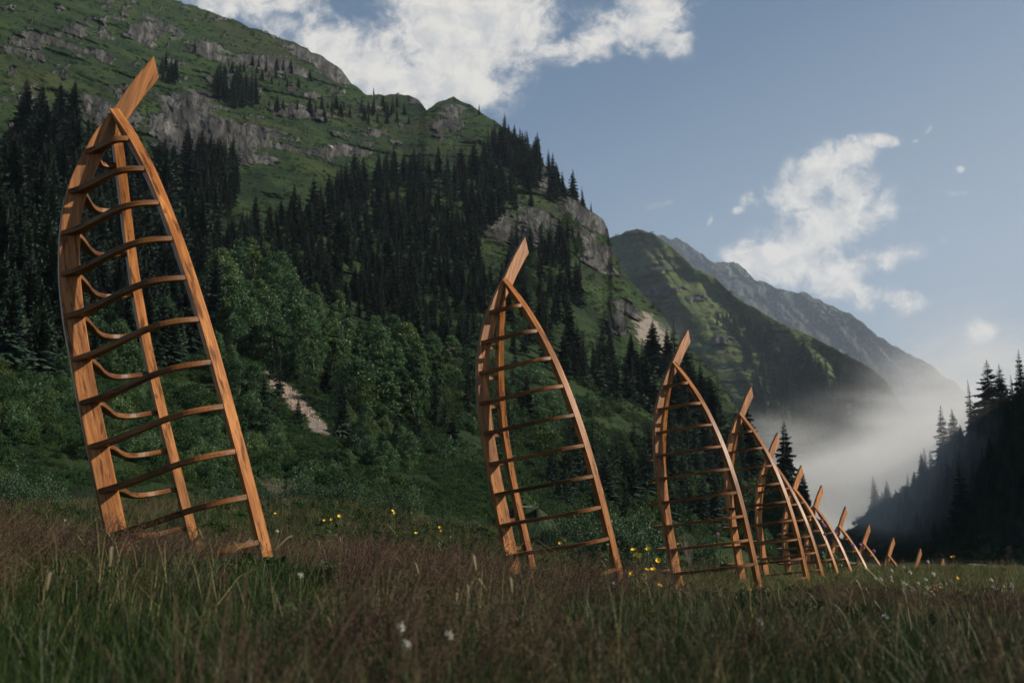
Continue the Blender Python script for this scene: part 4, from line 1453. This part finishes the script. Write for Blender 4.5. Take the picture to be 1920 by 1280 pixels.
p = MAIN.at(np.array([838]), np.array([676]))[0]
hut = thing('wooden_hut', 'small dark wooden hut half hidden among spruces left of the second frame', 'hut', p)
hut.rotation_euler = (0, 0, 0.25)
boxes('wall', [(-1.3, 1.3, -0.9, 0.9, -1.2, 1.6)], M_hut, hut)
boxes('window', [(-0.5, 0.3, -0.94, -0.902, 0.5, 1.2)], M_dark, hut)
rv = [(-1.6, -1.3, 1.55), (1.6, -1.3, 1.55), (1.6, 0, 2.5), (-1.6, 0, 2.5), (-1.6, 1.3, 1.55), (1.6, 1.3, 1.55), (-1.6, -1.3, 1.45), (1.6, -1.3, 1.45), (1.6, 1.3, 1.45), (-1.6, 1.3, 1.45)]
link('roof', mesh_np('roof', rv, [np.array([(0, 1, 2, 3), (3, 2, 5, 4), (6, 7, 1, 0), (8, 9, 4, 5), (9, 8, 7, 6)]), np.array([(0, 3, 4), (1, 5, 2)])], M_hut), hut)
boxes('railing', [(-1.5, 1.5, -1.25, -1.2, 0.1, 0.18), (-1.5, -1.42, -1.25, -1.2, -1, 1.5), (1.42, 1.5, -1.25, -1.2, -1, 1.5)], M_plank, hut)

a, b, _ = raydir(985, 950)
hh = math.hypot(a, b)
X, Y = a / hh * 58, b / hh * 58
gz0 = float(ground_z(X, Y))
tz = W(985, 948, 58)[2]
sh = thing('earth_shelter', 'low earth-covered shelter with a pale plank over its dark opening', 'shelter', (X, Y, gz0))
H = max(0.6, tz - gz0)
boxes('side_post', [(-0.60, -0.50, -0.1, 0.0, -0.1, H - 0.1), (0.62, 0.75, -0.1, 0.0, -0.1, H - 0.1)], M_hut, sh)
boxes('plank', [(-0.58, 0.40, -0.2, -0.08, H - 0.07, H)], M_plank, sh)
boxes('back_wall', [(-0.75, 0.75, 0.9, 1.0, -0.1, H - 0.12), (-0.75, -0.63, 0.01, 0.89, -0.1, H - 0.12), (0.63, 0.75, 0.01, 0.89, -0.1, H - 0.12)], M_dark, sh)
V, F = [], []
for a_ in range(33):
    th = 2 * math.pi * a_ / 32
    for k_ in range(8):
        ph = math.pi / 2 * k_ / 7
        V.append((-1.9 * math.cos(th) * math.cos(ph) * (1 + 0.12 * math.sin(th * 5)), 1.3 + 1.7 * math.sin(th) * math.cos(ph), (H + 0.18) * math.sin(ph) * (1 + 0.08 * math.sin(th * 3 + 1)) - 0.15))
for a_ in range(32):
    for k_ in range(7):
        q_ = a_ * 8 + k_
        F.append((q_, q_ + 8, q_ + 9, q_ + 1))
link('earth_bank', mesh_np('earth_bank', V, np.array(F), M_turf, True), sh)


# ------------------------------------------------------------------ meadow plants
def meadow():
    g = np.random.default_rng(21)
    green = [grass_tuft(100 + s, 34, 0.10, h, 0.15, 0.75, M_grass, 0.0032) for s, h in ((0, .30), (1, .38), (2, .24))]
    rank = [grass_tuft(105 + s, 14, 0.25, .55, 0.16, 0.95, M_grass, 0.0024) for s in range(2)]
    dry = [grass_tuft(110 + s, 8, 0.2, .55, 0.14, 0.6, M_drygrass, 0.0028) for s in range(2)]
    pan = [panicle_tuft(120 + s, 9, .34, .60, 0.18, (M_panicle, M_panicle, M_tan)[s]) for s in range(3)]
    forb = [leaf_cloud('forb', 130 + s, 16, 30, 0.10, M_shrub, bush_shape(0.8, 1.1)) for s in range(2)]

    def field(n, r0, r1, a0, a1, power=2.0):
        a = g.uniform(a0, a1, n)
        r = (g.uniform(r0 ** power, r1 ** power, n)) ** (1 / power)
        x, y = r * np.sin(a), r * np.cos(a)
        return np.stack([x, y, ground_z(x, y) - 0.02], 1)
    A = 0.56

    def put(name, protos, P, s0, s1, label):
        n = len(P)
        s = g.uniform(s0, s1, n)
        S = np.stack([s, s, s * g.uniform(0.8, 1.15, n)], 1)
        R = np.stack([g.normal(0, .12, n), g.normal(0, .12, n), g.normal(0.2, 0.9, n)], 1)
        scatter(name, protos, P, R, S, g.integers(0, len(protos), n), label)

    P = np.concatenate([field(5200, 1.3, 6, -A, A), field(11000, 6, 15, -A, A), field(9000, 15, 32, -A, A), field(9000, 32, 62, -A, A)])
    nz = fbm(P * np.array([.35, .35, 0]) + 5, 3)
    rr = np.hypot(P[:, 0], P[:, 1])
    px = 960 + FPX * P[:, 0] / P[:, 1]
    sun_painted = (sstep(rr, 8, 13) * sstep(px, 850, 1200) + 0.25 * sstep(rr, 14, 20)) > g.uniform(0, 1, len(P))  # tufts that get the grass with sunlight in its colour
    put('meadow_grass', green, P[~sun_painted], 0.8, 1.35, 'dark green meadow grass filling the foreground')
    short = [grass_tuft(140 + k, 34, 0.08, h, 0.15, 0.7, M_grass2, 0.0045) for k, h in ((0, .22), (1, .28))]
    put('short_grass', short, P[sun_painted], 0.7, 1.15, 'shorter grass, coloured lighter for sunlight, round the close row of frames')
    P = np.concatenate([field(1000, 1.3, 5, -A, A), field(900, 5, 14, -A, A), field(500, 14, 40, -A, 0.1)])
    nz = fbm(P * np.array([.5, .5, 0]) + 35, 3)
    put('tall_grass', rank, P[nz > 0.46], 0.7, 1.2, 'rank dark green grass blades nearest the camera')
    P = np.concatenate([field(260, 1.4, 8, -A, A), field(900, 8, 20, -A, A), field(2600, 20, 55, -A, A)])
    put('dry_grass', dry, P, 0.8, 1.3, 'straw coloured dry blades standing in the meadow')
    P = np.concatenate([field(2000, 1.4, 7, -A, A), field(3400, 7, 17, -A, A), field(1500, 17, 40, -A, A)])
    nz = fbm(P * np.array([.42, .42, 0]) + 15, 4)
    px = 960 + FPX * P[:, 0] / P[:, 1]
    rr = np.hypot(P[:, 0], P[:, 1])
    near = 1 - sstep(rr, 9, 20)
    P = P[(nz + 0.07 * (1 - sstep(px, 700, 1300)) * near - 0.16 * sstep(px, 800, 1150) * sstep(rr, 7, 10) - 0.04 * sstep(rr, 12, 18)) - 0.03 * (1 - sstep(rr, 3, 6)) + 0.06 * (g.uniform(0, 1, len(P)) - 0.5) * 2 > 0.53]
    put('seed_heads', pan, P, 0.85, 1.2, 'purple brown grass seed heads drifting over the meadow')
    put('nodding_grass', [nodding_tuft(150 + k, 3, .35, .62) for k in range(3)], np.concatenate([field(14, 3.2, 6, -A, A), field(150, 6, 18, -A, A)]), 0.8, 1.2, 'pale nodding grass plumes bent by the wind')
    P = np.concatenate([field(1500, 8, 18, -A, 0.12)])
    nz = fbm(P * np.array([.4, .4, 0]) + 45, 3)
    put('leafy_herbs', forb, P[nz > 0.5], 0.22, 0.40, 'taller leafy herbs bunched around the feet of the two tallest frames')
    P = np.concatenate([field(700, 9, 22, -A, A), field(2600, 22, 60, -A, 0.2)])
    nz = fbm(P * np.array([.25, .25, 0]) + 25, 3)
    P = P[nz > 0.5]
    put('leafy_herbs', forb, P, 0.18, 0.38, 'leafy green herbs growing between the grasses')


meadow()


# ------------------------------------------------------------------ flowers (things)
def flower_parts(seed, petals, pr, ph, mat, stem_h):
    g = np.random.default_rng(seed)
    V, F = [], []
    for k in range(petals):
        a = 6.283 * k / petals + g.normal(0, .1)
        b = len(V)
        c, s = math.cos(a), math.sin(a)
        w = pr * 0.55
        V += [(0, 0, 0), (c * pr * .6 - s * w, s * pr * .6 + c * w, ph * .7), (c * pr, s * pr, ph), (c * pr * .6 + s * w, s * pr * .6 - c * w, ph * .7)]
        F.append((b, b + 1, b + 2, b + 3))
    fm = mesh_np('petals', V, np.array(F), mat)
    V, F = [], []
    for t in (0, .5, 1):
        for q in range(3):
            V.append((0.003 * math.cos(2.094 * q) + 0.02 * t * t, 0.003 * math.sin(2.094 * q), stem_h * t))
    V = [(v[0] - (0.02 if i >= 6 else 0.005 if i >= 3 else 0), v[1], v[2]) for i, v in enumerate(V)]
    for t in range(2):
        for q in range(3):
            a, b = t * 3 + q, t * 3 + (q + 1) % 3
            F.append((a, b, b + 3, a + 3))
    b = len(V)
    V += [(0, 0, stem_h * .3), (.06, .02, stem_h * .45), (.12, .02, stem_h * .42), (.06, -.015, stem_h * .4), (0, 0, stem_h * .5), (-.05, .02, stem_h * .62), (-.1, 0, stem_h * .6), (-.05, -.02, stem_h * .57)]
    F += [(b, b + 1, b + 2, b + 3), (b + 4, b + 5, b + 6, b + 7)]
    return fm, mesh_np('stem', V, np.array(F), M_stem)


def cluster_parts(seed, n, rad, size, mat, stem_h):
    """umbel of many tiny florets"""
    g = np.random.default_rng(seed)
    V, F = [], []
    for k in range(n):
        a, r = g.uniform(0, 6.28), rad * math.sqrt(g.uniform(0, 1))
        c = np.array([r * math.cos(a), r * math.sin(a), g.normal(0, rad * .3)])
        b = len(V)
        for q in range(4):
            an = 1.5708 * q + a
            V.append((c[0] + size * math.cos(an), c[1] + size * math.sin(an), c[2] + g.normal(0, size * .5)))
        F.append((b, b + 1, b + 2, b + 3))
    fm = mesh_np('petals', V, np.array(F), mat)
    return fm, flower_parts(seed + 1, 3, .01, .01, mat, stem_h)[1]


YEL = flower_parts(201, 8, 0.042, 0.025, M_yellow, 1.0)
WHI = cluster_parts(203, 40, 0.05, 0.010, M_white, 1.0)
PNK = cluster_parts(205, 50, 0.03, 0.012, M_pink, 1.0)


def flower(kind, parts, px, py, r, lab, grp, size=1.0):
    """stands on the meadow at distance r with its head at the given height"""
    q = W(px, py, r)
    gz_ = float(ground_z(q[0], q[1]))
    h = max(0.18, q[2] - gz_)
    root = thing(kind, lab, 'flower', (q[0], q[1], gz_), grp)
    fm, sm = parts
    p1 = link('petals', fm, root, (0, 0, h))
    p1.rotation_euler = (random.uniform(0.3, 1.1), random.uniform(-.4, .4), random.uniform(-.5, .5))
    p1.scale = (size, size, size)
    s1 = link('stem', sm, root)
    s1.scale = (1, 1, h)


LY = 'bright yellow flower in the loose patch between the second and third frames'
for x, y in [(1188, 1032), (1216, 1030), (1193, 1041), (1200, 1042), (1234, 1051), (1213, 1069), (1225, 1069), (1184, 1077), (1215, 1085), (1203, 1101), (1237, 1099), (1182, 1117)]:
    flower('yellow_flower', YEL, x, y, random.uniform(13, 16.5), LY, 'yellow flowers between the second and third frames', 1.0)
LY2 = 'small yellow flower in the grass right of the tallest frame'
for x, y in [(608, 976), (622, 974), (636, 968), (516, 963), (736, 958), (740, 962), (825, 988), (828, 995), (775, 1025), (780, 1000), (825, 1090), (1060, 1013), (1050, 1018)]:
    flower('yellow_flower', YEL, x, y, random.uniform(22, 32), LY2, 'yellow flowers right of the tallest frame', 1.0)
LY3 = 'small yellow flower in the sunlit grass right of the smallest prow'
for x, y in [(1766, 1102), (1757, 1110), (1748, 1112), (1757, 1131), (1795, 1084), (1880, 1108), (1787, 1045)]:
    flower('yellow_flower', YEL, x, y, random.uniform(18, 26), LY3, 'yellow flowers near the smallest prow', 1.0)
flower('yellow_flower', YEL, 1195, 1158, 8.5, 'yellow flower nearest the camera, low below the flower patch', None, 0.9)
flower('yellow_flower', YEL, 1273, 1020, 24, 'yellow flower seen between the third frame\'s lowest ribs', None)
LW = 'small white flower head in the grass below the sunk frames'
for k in range(26):
    flower('white_flower', WHI, random.gauss(1712, 26), random.gauss(1090, 14), random.uniform(14, 22), LW, 'white flowers below the sunk frames', 0.6)
LW2 = 'small white flower head in the herbs at the right edge'
for k in range(16):
    flower('white_flower', WHI, random.gauss(1890, 26), random.gauss(1105, 14), random.uniform(16, 24), LW2, 'white flowers at the right edge', 0.6)
for x, y, r, lab in [(764, 1208, 4.2, 'large blurred white flower head in the near grass'), (752, 1175, 4.6, 'blurred white flower head just above the large one'), (843, 1190, 4.4, 'blurred white flower head right of the large one'),
                     (564, 1078, 6.5, 'pale flower head right of the tallest frame\'s foot'), (1140, 1020, 14, 'white flower beside the second frame\'s near gunwale'), (1136, 1048, 14, 'low white flower left of the second frame\'s gunwale foot'),
                     (845, 1006, 18, 'white flower in the herbs left of the second frame'), (1150, 1092, 10, 'white flower below the foot of the second frame'), (122, 975, 14, 'whitish flower left of the tallest frame\'s keel'), (520, 995, 12, 'whitish flower right of the tallest frame\'s near gunwale'), (1425, 1165, 6, 'pale flower head in the near grass under the close row'), (1660, 1155, 7, 'pale flower head in the near grass below the sunk frames')]:
    flower('white_flower', WHI, x, y, r, lab, 'single pale flowers', 0.4)
LP = 'purple thistle head rising past the sunk prows'
for x, y in [(1546, 985), (1547, 1001), (1568, 994), (1599, 1021), (1614, 1021), (1639, 1032), (1347, 1001), (1346, 1000)]:
    flower('thistle', PNK, x, y, random.uniform(24, 30), LP, 'purple thistles by the sunk prows', 1.2)


# ------------------------------------------------------------------ fog in the valley and haze
def fog():
    m = bpy.data.materials.new('valley_fog')
    m.use_nodes = True
    n = NT(m.node_tree)
    tc = n.node('ShaderNodeTexCoord')
    P = tc.outputs['Object']
    ell = [(1860, 695, 850, 150, 70, 200, .5), (1765, 785, 760, 115, 62, 160, .65), (1665, 885, 690, 125, 62, 140, 1.05), (1560, 985, 600, 180, 56, 130, 1.3), (1490, 860, 570, 95, 32, 90, .95),
           (1570, 780, 640, 110, 28, 80, .3), (1430, 800, 560, 60, 22, 60, .3), (1230, 640, 330, 60, 60, 30, .35), (1715, 940, 300, 130, 60, 85, 1.6), (1840, 870, 280, 110, 80, 75, 1.5)]
    field = None
    for (x, y, r, a, b, c, w) in ell:
        ctr = W(x, y, r)
        d = n.vmath('SUBTRACT', P, tuple(ctr))
        rad = Vector((ctr[0], ctr[1], 0)).normalized()
        tan = Vector((rad.y, -rad.x, 0))
        u = n.vmath('DOT_PRODUCT', d, tuple(tan / (a * r / FPX)))
        v = n.vmath('DOT_PRODUCT', d, (0, 0, 1 / (b * r / FPX)))
        s = n.vmath('DOT_PRODUCT', d, tuple(rad / c))
        q = n.math('MULTIPLY_ADD', u, u, n.math('MULTIPLY_ADD', v, v, n.math('MULTIPLY', s, s)))
        e = n.math('MULTIPLY', n.math('EXPONENT', n.math('MULTIPLY', q, -1.0)), w)
        field = e if field is None else n.math('ADD', field, e)
    mpf = n.node('ShaderNodeMapping')
    mpf.inputs['Rotation'].default_value = (0, 0.5, 0)
    mpf.inputs['Scale'].default_value = (1, 0.6, 1.7)
    n.put(mpf.inputs['Vector'], P)
    nz = n.noise(mpf.outputs[0], 0.012, 8, 0.64, 1.4)
    k = n.math('MULTIPLY', field, n.math('MULTIPLY_ADD', n.ramp(nz, 0.34, 0.62), 1.8, 0.16))
    den = n.math('MULTIPLY', n.ramp(k, 0.04, 1.2), 0.0095)
    pv = n.node('ShaderNodeVolumePrincipled')
    pv.inputs['Color'].default_value = (0.97, 0.975, 1.0, 1)
    pv.inputs['Anisotropy'].default_value = 0.0
    n.put(pv.inputs['Density'], den)
    o = n.node('ShaderNodeOutputMaterial')
    n.put(o.inputs['Volume'], pv.outputs[0])
    # a box sheared to the valley: corners in plan, then height
    A = [W(1190, 1000, 290), W(1900, 1000, 270), W(2040, 1000, 1020), W(1420, 1000, 800)]
    V = [(q[0], q[1], -22) for q in A] + [(q[0], q[1], 190) for q in A]
    F = [(0, 3, 2, 1), (4, 5, 6, 7), (0, 1, 5, 4), (1, 2, 6, 5), (2, 3, 7, 6), (3, 0, 4, 7)]
    ob = link('fog', mesh_np('fog', V, np.array(F), m))
    tag(ob, 'bank of grey fog lying in the valley between the hills', kind='stuff')


fog()


def haze():
    m = bpy.data.materials.new('haze')
    m.use_nodes = True
    n = NT(m.node_tree)
    pv = n.node('ShaderNodeVolumePrincipled')
    pv.inputs['Color'].default_value = (0.66, 0.80, 1.0, 1)
    pv.inputs['Density'].default_value = 0.00005
    pv.inputs['Anisotropy'].default_value = 0.1
    o = n.node('ShaderNodeOutputMaterial')
    n.put(o.inputs['Volume'], pv.outputs[0])
    V, F = box(-7400, 7400, -7400, 7400, -60, 2150)
    ob = link('haze', mesh_np('haze', V, np.array(F), m))
    tag(ob, 'thin blue haze filling the valley air', kind='stuff')


haze()
